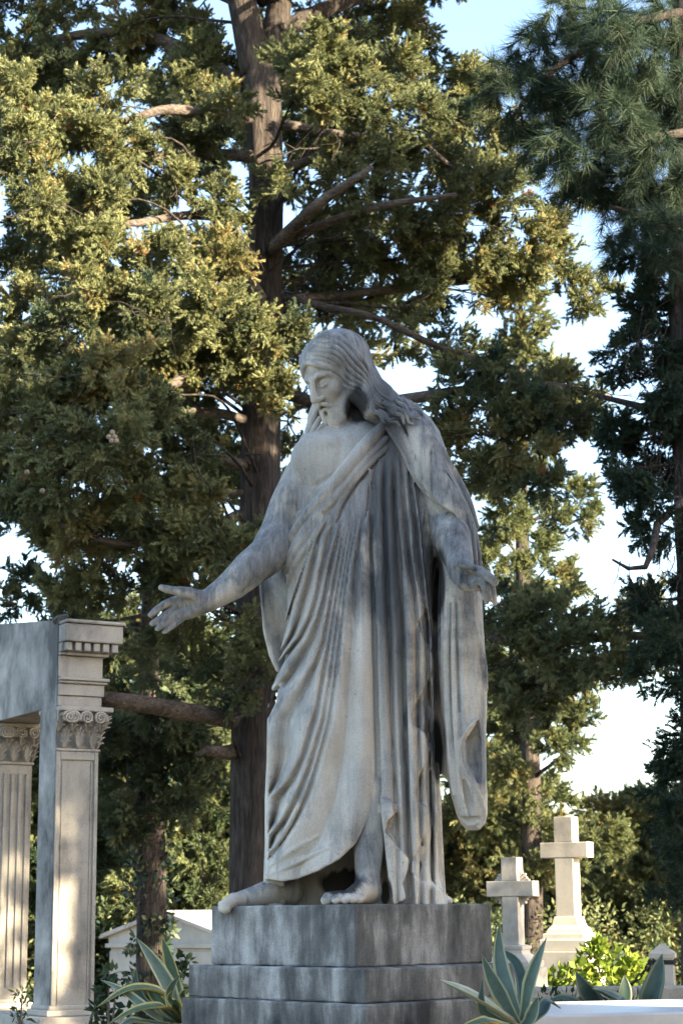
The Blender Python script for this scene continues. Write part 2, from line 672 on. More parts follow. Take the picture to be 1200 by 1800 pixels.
PED_A = math.radians(45.5)
DL = np.array([-math.cos(PED_A), math.sin(PED_A), 0.0])
DR = np.array([math.sin(PED_A), math.cos(PED_A), 0.0])
M_STEP = stone('pedestal_stone', (0.58, 0.555, 0.52), (0.195, 0.188, 0.178), (0.06, 0.058, 0.057), 0.22, 4.2, 0.8, 0.35, 0.5)
C0 = P(624, 1589.5, 6.65)
PED_TOP = C0[2]
pedestal = empty('pedestal', (C0 + (DL + DR) * 0.42) * np.array([1, 1, 0]))
tag(pedestal, 'stained grey stone pedestal of stacked blocks under the robed statue', 'pedestal')


def ped_block(corner_px, Y, py_top, py_bot, left_px, right_px, z_top=None, chip=0.006):
    c = P(corner_px, py_top, Y)
    zt = c[2] if z_top is None else z_top
    zb = P(corner_px, py_bot, Y)[2] if py_bot is not None else 0.0
    c = np.array([c[0], c[1], 0.0])
    sl = solve_len(np.array([c[0], c[1], zt]), DL, left_px)
    sr = solve_len(np.array([c[0], c[1], zt]), DR, right_px)
    mb = MB()
    n = 14
    rows = []
    for z in (zb, zt):
        rows.append([c + [0, 0, z], c + DR * sr + [0, 0, z], c + DR * sr + DL * sl + [0, 0, z], c + DL * sl + [0, 0, z]])
    mb.loft(rows)
    return mb, zt, zb


def worn_block(mb, name):
    """stone block with chipped, slightly uneven faces and edges"""
    o = mb.build(name, M_STEP, pedestal, bevel=0.007)
    bm = bmesh.new(); bm.from_mesh(o.data)
    long_e = [e for e in bm.edges if e.calc_length() > 0.05]
    bmesh.ops.subdivide_edges(bm, edges=long_e, cuts=30, use_grid_fill=True)
    c = np.array([v.co for v in bm.verts])
    lo_, hi_ = c[:, 2].min(), c[:, 2].max()
    for v in bm.verts:
        edge = min(1.0, max(0.0, 1 - min(v.co.z - lo_, hi_ - v.co.z) / 0.02))
        a_ = math.sin(v.co.x * 61 + v.co.y * 37) * math.sin(v.co.y * 83 - v.co.x * 29 + v.co.z * 71)
        k_ = 0.0012 * a_ + edge * (-0.0035 * max(0.0, a_) ** 2 + random.uniform(-.0012, .0008))
        v.co += v.normal * k_
    bm.to_mesh(o.data); bm.free()
    return o

mb, zt1, zb1 = ped_block(624, 6.65, 1589.5, 1700.8, 371, 863)
worn_block(mb, 'block')
c2 = P(642, 1703, 6.55)
mb, zt2, zb2 = ped_block(642, 6.52, 1703, 1764.5, 331, 905, z_top=zb1)
worn_block(mb, 'block')
mb, zt3, zb3 = ped_block(643, 6.47, 1767, 1850, 319, 919, z_top=zb2)
worn_block(mb, 'block')
mb, zt4, zb4 = ped_block(645, 6.38, 1850, None, 300, 940, z_top=zb3)
mb.build('base_block', M_STEP, pedestal, bevel=0.008)

# ------------------------------------------------------------------ the statue
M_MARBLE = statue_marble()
YC = 7.2
statue = empty('statue', (P(625, 1590, YC)[0], YC, PED_TOP))
tag(statue, 'weathered grey marble statue of a robed bearded man with open arms on the pedestal', 'statue')


def rows_px(rows, Yc=None):
    out = []
    for r in rows:
        py, L, R = r[0], r[1], r[2]
        b = r[3]
        yc = r[4] if len(r) > 4 else Yc
        a0, a1 = P(L, py, yc), P(R, py, yc)
        out.append(((a0[2] + a1[2]) / 2, (a0[0] + a1[0]) / 2, yc, (a1[0] - a0[0]) / 2, b))
    return out

PX = 0.00221          # metres per photo pixel on the statue


FOLD_LINES = [
    [(575, 905), (552, 940), (535, 985), (522, 1020), (512, 1050), (500, 1090), (470, 1150)],
    [(580, 905), (570, 920), (552, 948), (541, 986), (530, 1028), (519, 1059), (510, 1096), (500, 1130), (480, 1165), (450, 1200)],
    [(587, 905), (568, 940), (561, 995), (553, 1041), (541, 1083), (524, 1116), (502, 1142), (480, 1172), (450, 1210)],
    [(600, 905), (588, 949), (572, 1004), (563, 1050), (552, 1087), (535, 1123), (515, 1150), (493, 1185), (460, 1230)],
    [(609, 905), (597, 949), (587, 1004), (575, 1068), (565, 1123), (547, 1166), (517, 1208), (489, 1240), (460, 1275)],
    [(615, 905), (605, 949), (595, 1004), (584, 1068), (575, 1123), (562, 1180), (551, 1240), (539, 1275), (524, 1330), (502, 1371), (470, 1402), (440, 1430)],
    [(622, 905), (612, 949), (603, 1004), (594, 1059), (585, 1123), (574, 1197), (564, 1262), (548, 1316), (533, 1358), (515, 1398), (493, 1440), (460, 1480), (430, 1510)],
    [(628, 905), (618, 949), (608, 1004), (601, 1059), (593, 1123), (584, 1197), (574, 1262), (562, 1310), (548, 1362), (530, 1408), (508, 1450), (480, 1490), (440, 1525)],
    [(634, 905), (624, 949), (614, 1004), (608, 1059), (602, 1123), (594, 1187), (584, 1268), (573, 1310), (560, 1354), (544, 1404), (523, 1446), (498, 1488), (460, 1525)],
    [(648, 880), (640, 930), (636, 985), (635, 1040), (637, 1120), (639, 1250), (638, 1340), (632, 1420), (615, 1480), (585, 1530)],
    [(669, 805), (665, 850), (667, 940), (669, 1010), (672, 1080), (675, 1170), (678, 1270), (682, 1340), (685, 1400), (690, 1500)],
    [(684, 805), (682, 870), (686, 950), (690, 1040), (695, 1120), (697, 1200), (699, 1300), (703, 1380), (708, 1500)],
    [(699, 805), (701, 863), (704, 918), (711, 985), (718, 1050), (722, 1100), (722, 1190), (723, 1270), (728, 1350), (732, 1500)],
    [(711, 805), (713, 856), (720, 918), (726, 985), (735, 1030), (742, 1100), (744, 1300), (748, 1500)],
    [(726, 805), (728, 850), (738, 918), (744, 985), (750, 1040), (758, 1100), (762, 1300), (768, 1500)]]
_FY = np.arange(790, 1560)
_FX = np.stack([np.interp(_FY, [q[1] for q in ln], [q[0] for q in ln]) for ln in FOLD_LINES], 1)
_FX = np.maximum.accumulate(_FX + np.arange(_FX.shape[1]) * 1e-3, axis=1)
_FA = np.array([[np.interp(y, [905, 945], [0, 1]) if k < 9 else np.interp(y, [800, 840], [0, 1]) for k in range(_FX.shape[1] - 1)] for y in _FY])


def front_folds(x, y, z):
    """height of the drapery: rounded ridges along the fold lines, sharp valleys between them"""
    px, py = project(x, y, z)
    i = np.clip((py - 790).astype(int), 0, len(_FY) - 1)
    h = np.zeros(px.shape)
    for k in range(_FX.shape[1] - 1):
        a, b = _FX[i, k], _FX[i, k + 1]
        m = (px >= a) & (px < b)
        if not m.any():
            continue
        t = (px[m] - a[m]) / (b[m] - a[m])
        sp = (b[m] - a[m]) * PX
        amp = np.minimum(0.85 * sp, 0.034)
        if k == 9: amp = np.minimum(amp, 0.028)
        h[m] = amp * _FA[i[m], k] * (np.abs(np.cos(np.pi * t)) - 0.55)
    return h


def back_folds(u, w, z, x, y, d):
    b = rear_folds(u, w, z)
    x, y, z, d, w = np.broadcast_arrays(x, y, z, d, w)
    m = (np.abs(d) < 0.05) & (w < 0.25)
    if m.any():
        b = np.array(np.broadcast_to(b, d.shape))
        b[m] += front_folds(x[m], y[m], z[m])
    return b


def rear_folds(u, w, z):
    th = np.arctan2(u, w)
    s = 1 / (1 + np.exp(-(w - 0.15) * 10))
    return s * (0.016 * np.sin(th * 11 + 1.3 * np.sin(z * 3)) + 0.008 * np.sin(th * 23 + z * 2))

core_rows = rows_px([
    (716, 655, 716, .06), (726, 640, 728, .10), (745, 600, 742, .14), (780, 552, 758, .17), (830, 527, 772, .19), (880, 512, 780, .205),
    (930, 503, 776, .215), (980, 499, 768, .22), (1030, 507, 760, .22), (1080, 506, 757, .22),
    (1150, 501, 755, .22), (1200, 489, 755, .225), (1250, 478, 755, .23), (1300, 472, 756, .235), (1400, 469, 760, .24),
    (1480, 470, 766, .245), (1545, 468, 772, .25), (1592, 470, 782, .25)], YC)
core = Stack(core_rows, 'u', 0.0, 2.25, fold=back_folds)


def core_f(x, y, z):
    return core.ev(x, y, z)

sleeve_rows = rows_px([
    (722, 690, 728, .05, 7.17), (740, 692, 748, .10, 7.17), (765, 700, 764, .12, 7.16), (800, 712, 776, .13, 7.15), (850, 728, 793, .135, 7.13), (900, 744, 815, .13, 7.10),
    (950, 764, 830, .12, 7.09), (1000, 772, 838, .11, 7.09), (1050, 769, 847, .11, 7.09), (1100, 769, 849, .11, 7.09),
    (1150, 769, 852, .11, 7.09), (1200, 772, 855, .105, 7.09), (1250, 776, 855, .10, 7.09), (1300, 780, 853, .095, 7.09),
    (1350, 784, 854, .09, 7.09), (1400, 793, 856, .085, 7.08), (1432, 802, 856, .075, 7.08), (1448, 810, 852, .06, 7.08), (1459, 820, 842, .03, 7.08)])
sleeve = Stack(sleeve_rows, 'u', 0.02, 2.3)
base = [core, sleeve]
robe = [core, sleeve]
D3 = lambda pts: [P(*p) for p in pts]

# bare chest: the robe is cut away above the diagonal neckline
neck_cut = [(600, 690), (676, 716), (668, 742), (646, 766), (618, 800), (588, 834), (560, 866), (534, 892), (508, 918), (488, 940), (440, 900), (440, 690)]
robe.append(Patch(lambda x, y, z: y * 0 - 1, neck_cut, None, 0.0, 6.5, 7.85, 's', 0.012, round_=0.004))


def ridge(pix, r, inset=0.35, k=0.012, n=None, op='u', lift=0.0):
    if op == 'u':
        inset, k = inset - 0.55, k * 0.5
    pix = np.asarray(pix, float)
    n = n or max(4, int(np.linalg.norm(np.diff(pix, axis=0), axis=1).sum() / 14))
    pp = catmull(pix, n)
    h, g = raycast(base, pp)
    rr = np.interp(np.linspace(0, 1, n), np.linspace(0, 1, len(r)), r) if hasattr(r, '__len__') else np.full(n, r)
    c = h + g * (lift - inset * rr)[:, None]
    # relax
    for _ in range(2):
        c[1:-1] = 0.5 * c[1:-1] + 0.25 * (c[:-2] + c[2:])
    robe.append(Chain(c, rr, op, k))


def groove(pix, r, depth=0.2, k=0.008, n=None, lift=0.0):
    r = np.asarray(r) * 1.35
    ridge(pix, r, inset=-depth + 0.95, k=k, n=n, op='s', lift=lift)

# hollow between the body and the hanging sleeve
for Yh in (6.90, 6.98, 7.06, 7.14, 7.2):
    robe.append(Chain(D3([(766, 972, Yh), (768, 1010, Yh), (765, 1070, Yh), (764, 1110, Yh), (768, 1160, Yh), (768, 1200, Yh), (768, 1250, Yh), (770, 1300, Yh), (771, 1345, Yh), (765, 1390, Yh), (760, 1420, Yh)]),
                      [.008, .024, .030, .026, .012, .011, .015, .024, .026, .020, .008], 's', 0.006))
# cloak panel that closes the hollow from behind
robe.append(Patch(lambda x, y, z: np.abs(y - 7.3 - 0.02 * np.sin(x * 60)), [(735, 880), (800, 930), (838, 1020), (846, 1100), (846, 1290), (800, 1390), (777, 1360), (752, 1375), (735, 1385)], None, 0.022, 7.2, 7.42, 'u', 0.01))
# the lit strip of cloak hanging down behind the left leg
robe.append(Chain(D3([(766, 1345, 7.25), (767, 1400, 7.26), (769, 1470, 7.27), (771, 1530, 7.28), (774, 1588, 7.28)]), [.012, .017, .019, .021, .022], 'u', 0.004))

# ---- diagonal folds across the chest
ridge([(676, 748), (643, 784), (616, 819), (588, 853), (563, 884), (539, 909), (519, 934), (503, 962)], [.020, .030, .031, .030, .027, .022, .018, .014], 0.25, 0.010)
ridge([(678, 772), (652, 801), (625, 831), (597, 868), (566, 900), (541, 926), (525, 952), (505, 986)], [.012, .016, .017, .017, .017, .017, .016, .012], 0.1, 0.006)
ridge([(679, 788), (643, 823), (620, 849), (600, 877), (589, 900), (586, 922)], [.008, .012, .012, .011, .010, .007], 0.1, 0.006)
groove([(680, 763), (648, 796), (620, 832), (593, 870), (575, 892), (550, 915), (534, 944)], [.004, .007, .008, .008, .008, .007, .004], 0.0, 0.004)
groove([(677, 797), (643, 831), (626, 852), (611, 878), (598, 899), (592, 918)], [.003, .006, .007, .006, .006, .003], 0.1, 0.004)
ridge([(529, 900), (513, 921), (502, 942), (496, 964), (489, 987)], [.008, .014, .016, .016, .010], 0.3, 0.006)
ridge([(566, 908), (546, 935), (527, 957), (512, 985), (505, 1004)], [.009, .015, .017, .017, .012], 0.2, 0.006)
ridge([(577, 905), (563, 929), (543, 959), (524, 987), (512, 1010), (508, 1028)], [.007, .013, .015, .016, .015, .010], 0.2, 0.006)
groove([(557, 905), (536, 930), (518, 955), (503, 990)], [.004, .008, .009, .006], 0.1, 0.004)
groove([(572, 918), (553, 948), (531, 975), (517, 998)], [.003, .007, .008, .006], 0.1, 0.004)
groove([(540, 905), (520, 930), (507, 955)], [.003, .006, .005], 0.1, 0.004)

# ---- long folds sweeping from the waist to the right leg (on top of the fold field)
ridge([(500, 1200), (487, 1260), (478, 1310), (474, 1360)], [.010, .022, .024, .012], 0.75, 0.03)
ridge([(590, 1485), (562, 1497), (515, 1519), (471, 1538)], [.005, .009, .011, .008], 0.3)
ridge([(560, 1468), (520, 1490), (474, 1522)], [.005, .010, .008], 0.4)
ridge([(542, 1375), (520, 1426), (500, 1464), (475, 1500)], [.005, .009, .010, .008], 0.5)
groove([(653, 850), (651, 940), (653, 995), (656, 1068), (658, 1160), (661, 1270), (664, 1340), (665, 1410)], [.005, .010, .012, .013, .013, .013, .012, .006], 0.2, 0.005)
groove([(692, 863), (695, 900), (701, 960), (705, 1000), (708, 1068), (711, 1123), (713, 1197), (715, 1290), (718, 1380), (720, 1450)], [.003, .006, .007, .008, .009, .009, .009, .008, .007, .004], 0.2, 0.006)
ridge([(746, 890), (742, 905), (740, 925)], [.004, .008, .004], 0.2, 0.006)

# ---- cloak thrown over the left shoulder, edge running down to the elbow
robe.append(Patch(lambda x, y, z: np.minimum(core.ev(x, y, z), sleeve.ev(x, y, z)),
            [(676, 716), (679, 758), (700, 793), (728, 837), (750, 864), (774, 888), (800, 905), (838, 985), (868, 985), (860, 850), (800, 740), (740, 690), (690, 690)], None, lambda py: 0.020 * np.clip((985 - py) / 90, 0, 1), 6.6, 7.6, 'u', 0.004, round_=0.006))
ridge([(690, 742), (712, 786), (740, 836), (764, 866), (788, 893)], [.012, .016, .016, .014, .010], 0.25, 0.010, lift=0.020)
ridge([(708, 735), (733, 776), (762, 822), (790, 866), (812, 902), (826, 948), (834, 1000)], [.010, .015, .015, .014, .013, .012, .010], 0.25, 0.008, lift=0.020)
ridge([(722, 727), (748, 765), (772, 806), (795, 846), (815, 885), (829, 930)], [.010, .014, .014, .013, .012, .008], 0.25, 0.008, lift=0.020)
ridge([(800, 880), (814, 915), (822, 950), (828, 1000)], [.008, .012, .013, .010], 0.25, 0.008, lift=0.020)
groove([(701, 748), (723, 786), (753, 830), (776, 862), (800, 896)], [.004, .011, .013, .011, .004], 0.2, 0.004, lift=0.026)
groove([(716, 740), (742, 783), (774, 834), (800, 880), (818, 925)], [.004, .010, .012, .010, .004], 0.2, 0.004, lift=0.026)
ridge([(679, 758), (700, 793), (728, 837), (750, 864), (772, 886)], [.006, .008, .008, .008, .006], 0.25, 0.004, lift=0.020)

# ---- zig-zag borders of the mantle
zz = [(751, 1062), (742, 1080), (734, 1096), (740, 1114), (752, 1134), (760, 1152), (762, 1170), (752, 1197), (737, 1226), (722, 1252), (724, 1272), (746, 1288), (756, 1312), (751, 1336),
      (737, 1362), (729, 1389), (732, 1407), (751, 1418), (755, 1436), (752, 1454), (740, 1481), (725, 1508), (721, 1532), (733, 1546), (762, 1557), (775, 1568)]
robe.append(Patch(core_f, [(748, 1000)] + zz + [(770, 1592), (730, 1592), (722, 1470), (718, 1330), (712, 1120), (706, 1000)], None, lambda py: 0.036 * np.clip((py - 1000) / 90, 0, 1), 6.6, 7.15, 'u', 0.006, round_=0.006))
robe.append(Patch(core_f, [(735, 1060), (753, 1064), (758, 1110), (765, 1165), (762, 1200), (754, 1240), (756, 1275), (762, 1315), (758, 1345), (748, 1385), (752, 1412), (759, 1436), (757, 1470), (752, 1510), (758, 1550), (780, 1568), (788, 1592), (725, 1592), (715, 1300)],
                  None, lambda py: 0.013 + 0.006 * np.sin(py / 11.0), 6.6, 7.17, 'u', 0.006, round_=0.008))
zz2 = [(667, 1400), (684, 1406), (697, 1413), (698, 1426), (680, 1444), (676, 1462), (697, 1486), (719, 1511), (716, 1530), (707, 1554), (714, 1580)]
robe.append(Patch(core_f, zz2 + [(690, 1592), (684, 1560), (676, 1480)], None, lambda py: 0.045 * np.clip((py - 1392) / 50, 0, 1), 6.6, 7.15, 'u', 0.004, round_=0.006))
ridge([(690, 1520), (694, 1550), (700, 1586)], [.012, .02, .024], -0.9, 0.012)
ridge([(735, 1490), (742, 1530), (752, 1560)], [.010, .016, .014], -0.4, 0.012)
ridge([(740, 1575), (765, 1574), (786, 1584)], [.018, .02, .014], 0.0, 0.015)
groove([(746, 1066), (744, 1086), (750, 1110)], [.004, .010, .005], 0.2, 0.008)
groove([(741, 1250), (737, 1262), (742, 1276)], [.004, .010, .004], 0.2, 0.008)
groove([(742, 1390), (744, 1404), (748, 1409)], [.004, .009, .004], 0.2, 0.008)
groove([(745, 1500), (735, 1524), (735, 1538)], [.004, .012, .006], 0.2, 0.008)
groove([(694, 1440), (690, 1456), (694, 1470)], [.004, .012, .006], 0.2, 0.008)
groove([(726, 1525), (716, 1552), (724, 1572)], [.004, .012, .006], 0.2, 0.008)
groove([(666, 1398), (667, 1412), (672, 1424)], [.003, .008, .005], -0.5, 0.005)

# ---- hanging sleeve: pipes, rolled edge
ridge([(786, 1040), (784, 1120), (786, 1220), (791, 1320), (798, 1396)], [.006, .011, .012, .012, .008], 0.2, 0.010)
ridge([(797, 1050), (797, 1130), (799, 1230), (804, 1330), (808, 1420)], [.006, .010, .011, .011, .007], 0.2, 0.008)
ridge([(808, 1055), (812, 1150), (815, 1220), (817, 1290)], [.006, .012, .012, .006], 0.3, 0.010)
groove([(792, 1060), (791, 1140), (793, 1240), (799, 1330)], [.003, .005, .005, .003], 0.1, 0.004)
groove([(803, 1060), (805, 1150), (808, 1250)], [.003, .005, .003], 0.1, 0.004)
ridge([(819, 1066), (832, 1100), (844, 1134), (849, 1170), (853, 1215)], [.005, .008, .009, .009, .006], -0.2, 0.004)
ss = [(834, 1266), (820, 1283), (809, 1302), (807, 1324), (816, 1354), (834, 1382), (847, 1414), (849, 1440), (840, 1452)]
groove([(840, 1270), (832, 1300), (832, 1335), (842, 1370)], [.006, .024, .024, .010], 0.1, 0.008)
groove([(815, 1372), (824, 1405), (828, 1430)], [.004, .014, .008], 0.1, 0.010)
ridge(ss, .0075, -0.2, 0.003, n=40)
groove([(814, 1440), (826, 1446), (838, 1440)], [.006, .012, .006], 0.4, 0.010)

# ---- cloak behind the right hip and over the right shoulder
robe.append(Patch(lambda x, y, z: np.abs(y - 7.32 - 0.03 * np.sin((x + 0.35 * z) * 38)), [(458, 1018), (478, 1008), (512, 985), (520, 1080), (512, 1180), (487, 1180), (474, 1150), (464, 1110), (461, 1060)], None, 0.016, 7.2, 7.45, 'u', 0.006, round_=0.012))
robe.append(Chain(D3([(458, 1022, 7.29), (462, 1060, 7.29), (466, 1110, 7.29), (476, 1152, 7.29), (488, 1178, 7.29)]), .008, 'u', 0.006))
robe.append(Chain(D3([(556, 750, 7.24), (538, 772, 7.25), (523, 800, 7.26), (510, 836, 7.27), (500, 870, 7.28), (494, 900, 7.3)]), [.02, .024, .02, .016, .012, .008], 'u', 0.01))
robe.append(Chain(D3([(590, 742, 7.33), (640, 725, 7.36), (700, 730, 7.33)]), [.05, .06, .05], 'u', 0.03))

# ---- hem: cut the front open over the feet and hollow the inside
inner = Stack(rows_px([(1380, 520, 700, .12), (1450, 505, 725, .18), (1520, 500, 735, .20), (1600, 500, 742, .205)], YC), 's', 0.01, 2.2)
hem = [(440, 1546), (471, 1546), (497, 1550), (524, 1545), (563, 1530), (597, 1510), (625, 1483), (641, 1452), (652, 1436), (664, 1429), (668, 1429), (674, 1470), (679, 1520), (684, 1560), (694, 1600), (440, 1600)]
robe.append(inner)
robe.append(Patch(lambda x, y, z: y * 0 - 1, hem, None, 0.0, 6.4, 7.22, 's', 0.005, round_=0.002))
robe.append(Chain(D3([(440, 1570, 7.2), (520, 1575, 7.22)]), [.03, .035], 's', 0.005))

pos, fi = polygonise(robe, 0.0050, 2)
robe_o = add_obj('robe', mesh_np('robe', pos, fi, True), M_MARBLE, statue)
print('robe', len(pos))

# ---------------- body: chest, neck, arms, feet
body = []
torso_rows = rows_px([(742, 575, 720, .07), (760, 548, 735, .12), (790, 534, 745, .16), (830, 528, 750, .18), (870, 524, 745, .185), (905, 520, 740, .18), (930, 540, 720, .12)], YC)
body.append(Stack(torso_rows, 'u', 0, 2.2))
body.append(Chain(D3([(640, 770, 7.2), (622, 735, 7.19), (604, 700, 7.17)]), [.085, .075, .07], 'u', 0.05))       # neck
body.append(Ell(P(572, 808, 7.135), (.135, .085, .105), None, 'u', 0.06))                                          # pectoral
body.append(Ell(P(640, 800, 7.11), (.12, .08, .10), None, 'u', 0.06))
body.append(Chain(D3([(585, 775, 7.05), (545, 790, 7.12)]), [.02, .03], 'u', 0.03))                              # collar bone
b0 = list(body)
h_, g_ = raycast(b0, catmull([(529, 850), (545, 858), (565, 848), (590, 832)], 8))
body.append(Chain(h_ + g_ * 0.002, [.004, .008, .007, .003], 's', 0.012))
h_, g_ = raycast(b0, catmull([(600, 780), (592, 815), (586, 840)], 6))
body.append(Chain(h_ + g_ * 0.008, [.004, .010, .006], 's', 0.015))
# right arm (reaches to the left of the picture)
body.append(Chain(D3([(556, 800, 7.22), (534, 838, 7.22), (508, 890, 7.20), (494, 930, 7.18), (484, 955, 7.16)]), [.070, .080, .078, .076, .074], 'u', 0.03))
body.append(Chain(D3([(486, 955, 7.15), (468, 978, 7.12), (440, 1000, 7.09), (410, 1027, 7.07), (385, 1044, 7.06), (366, 1056, 7.055), (352, 1060, 7.05)]), [.075, .075, .070, .059, .049, .044, .042], 'u', 0.03))
body.append(Ell(P(512, 885, 7.15), (.05, .05, .09), None, 'u', 0.04))
# right hand, palm to the viewer
palm = [((345, 1062, 7.05), .036), ((330, 1064, 7.05), .034), ((316, 1068, 7.05), .030)]
HY = 7.05
body.append(Chain(D3([(352, 1060, HY), (332, 1058, HY), (314, 1057, HY)]), [.040, .034, .024], 'u', 0.012))
body.append(Chain(D3([(350, 1064, HY), (334, 1074, HY), (318, 1081, HY)]), [.036, .030, .023], 'u', 0.012))
body.append(Chain(D3([(347, 1050, 7.03), (334, 1045, 7.01), (318, 1041, 6.99)]), [.030, .026, .019], 'u', 0.012))   # ball of thumb
body.append(Chain(D3([(326, 1042, 7.0), (306, 1038, 6.985), (294, 1036, 6.98), (284, 1033, 6.975)]), [.021, .016, .0155, .0125], 'u', 0.008))
for pts, r in ((((313, 1054, HY), (296, 1059, 7.03), (278, 1070, 7.01), (265, 1081, 7.0)), .0145),
               (((312, 1065, HY), (299, 1075, 7.03), (283, 1087, 7.01), (268, 1096, 6.995)), .0145),
               (((315, 1075, HY), (306, 1083, 7.03), (291, 1094, 7.01), (277, 1105, 7.0)), .0140),
               (((323, 1083, HY), (315, 1091, 7.04), (302, 1101, 7.02), (289, 1111, 7.01)), .0120)):
    body.append(Chain(catmull(D3(pts), 7), [r * 1.1, r * 1.06, r, r * 1.02, r * .95, r * .92, r * .75], 'u', 0.0045))
body.append(Ell(P(329, 1066, 7.005), (.022, .012, .024), None, 's', 0.02))
# left arm and hand (towards the viewer, lower right)
body.append(Chain(D3([(776, 892, 7.11), (786, 915, 7.05), (794, 945, 6.98), (806, 985, 6.90), (812, 1003, 6.86)]), [.055, .072, .073, .055, .046], 'u', 0.03))
body.append(Chain(D3([(806, 1000, 6.87), (820, 1008, 6.83), (834, 1012, 6.80)]), [.042, .040, .030], 'u', 0.014))
body.append(Chain(D3([(806, 1010, 6.86), (818, 1022, 6.83), (834, 1028, 6.81)]), [.034, .036, .026], 'u', 0.014))
body.append(Chain(catmull(D3([(803, 995, 6.84), (813, 990, 6.80), (822, 992, 6.77), (829, 996, 6.75)]), 7), [.028, .022, .018, .014], 'u', 0.006))   # thumb
body.append(Chain(catmull(D3([(830, 1003, 6.80), (844, 1005, 6.77), (858, 1013, 6.75), (869, 1024, 6.75)]), 7), [.025, .021, .0185, .014], 'u', 0.006))
body.append(Chain(catmull(D3([(838, 1014, 6.80), (849, 1023, 6.77), (855, 1038, 6.77), (858, 1051, 6.78)]), 7), [.021, .019, .017, .013], 'u', 0.004))
body.append(Chain(catmull(D3([(843, 1012, 6.83), (860, 1024, 6.81), (866, 1042, 6.81), (869, 1060, 6.82)]), 7), [.019, .017, .0145, .010], 'u', 0.004))
body.append(Chain(catmull(D3([(834, 1024, 6.83), (848, 1036, 6.82), (853, 1048, 6.82), (855, 1058, 6.83)]), 7), [.018, .016, .013, .010], 'u', 0.004))
body.append(Ell(P(822, 1013, 6.785), (.030, .018, .016), None, 's', 0.012))

# legs and feet
zt = PED_TOP


def G(px, Y, h):
    """point at height h above the pedestal top"""
    q = P(px, 1600, Y)
    return np.array([q[0], Y, zt + h])

body.append(Chain([G(652, 7.05, .42), G(650, 7.02, .25), G(647, 6.98, .12), G(646, 6.97, .06)], [.075, .062, .046, .045], 'u', 0.02))
body.append(Chain([G(648, 6.98, .045), G(636, 6.92, .045), G(620, 6.85, .030)], [.046, .042, .032], 'u', 0.025))
for i, (dx, Yt, r) in enumerate([(-27, 6.80, .021), (-14, 6.785, .017), (-2, 6.79, .016), (8, 6.805, .015), (17, 6.83, .014)]):
    p0 = G(622 + dx * 0.8, 6.86, .026)
    p1 = G(612 + dx * 1.25, Yt, .022); p2 = G(608 + dx * 1.32, Yt - .022, .015)
    body.append(Chain([p0, p1, p2], [r * 1.15, r * 1.1, r * .85], 'u', 0.004))
body.append(Chain([G(510, 7.32, .40), G(512, 7.32, .20), G(508, 7.31, .07)], [.07, .06, .052], 'u', 0.02))
body.append(Chain([G(508, 7.31, .055), G(478, 7.26, .050), G(446, 7.215, .032), G(420, 7.17, .022)], [.056, .052, .040, .030], 'u', 0.025))
for i, (a, b, r) in enumerate([((424, 7.15), (398, 7.105), .024), ((428, 7.18), (394, 7.14), .018), ((430, 7.20), (391, 7.17), .017), ((432, 7.22), (390, 7.20), .015), ((434, 7.235), (391, 7.225), .014)]):
    mid = ((a[0] + b[0]) / 2, (a[1] + b[1]) / 2)
    body.append(Chain([G(a[0], a[1], .022), G(mid[0], mid[1], .022), G(b[0], b[1], .004), G(b[0] - 1, b[1] - .01, -.012)], [r * 1.1, r * 1.1, r, r * .8], 'u', 0.004))

# ---------------- head
HC = P(591, 661, 7.12)
yaw, pit = math.radians(49), math.radians(30)
fh = np.array([-math.sin(yaw), -math.cos(yaw), 0.0])
fwd = fh * math.cos(pit) - np.array([0, 0, 1.0]) * math.sin(pit)
upv = fh * math.sin(pit) + np.array([0, 0, 1.0]) * math.cos(pit)
lat = np.cross(fwd, upv)                       # to the figure's left... sign checked below
if lat[0] < 0: lat = -lat                      # positive side = nearer the camera's right
HM = np.array([lat, fwd, upv])
HS = 1.10


def H(x, y, z):
    return HC + (lat * x + fwd * y + upv * z) * HS


def hchain(pts, r, op='u', k=0.008, lst=None):
    (body if lst is None else lst).append(Chain([H(*p) for p in pts], (np.asarray(r) * HS if hasattr(r, '__len__') else r * HS), op, k * HS))


def hell(c, r, op='u', k=0.01, lst=None):
    (body if lst is None else lst).append(Ell(H(*c), np.asarray(r) * HS, HM, op, k * HS))

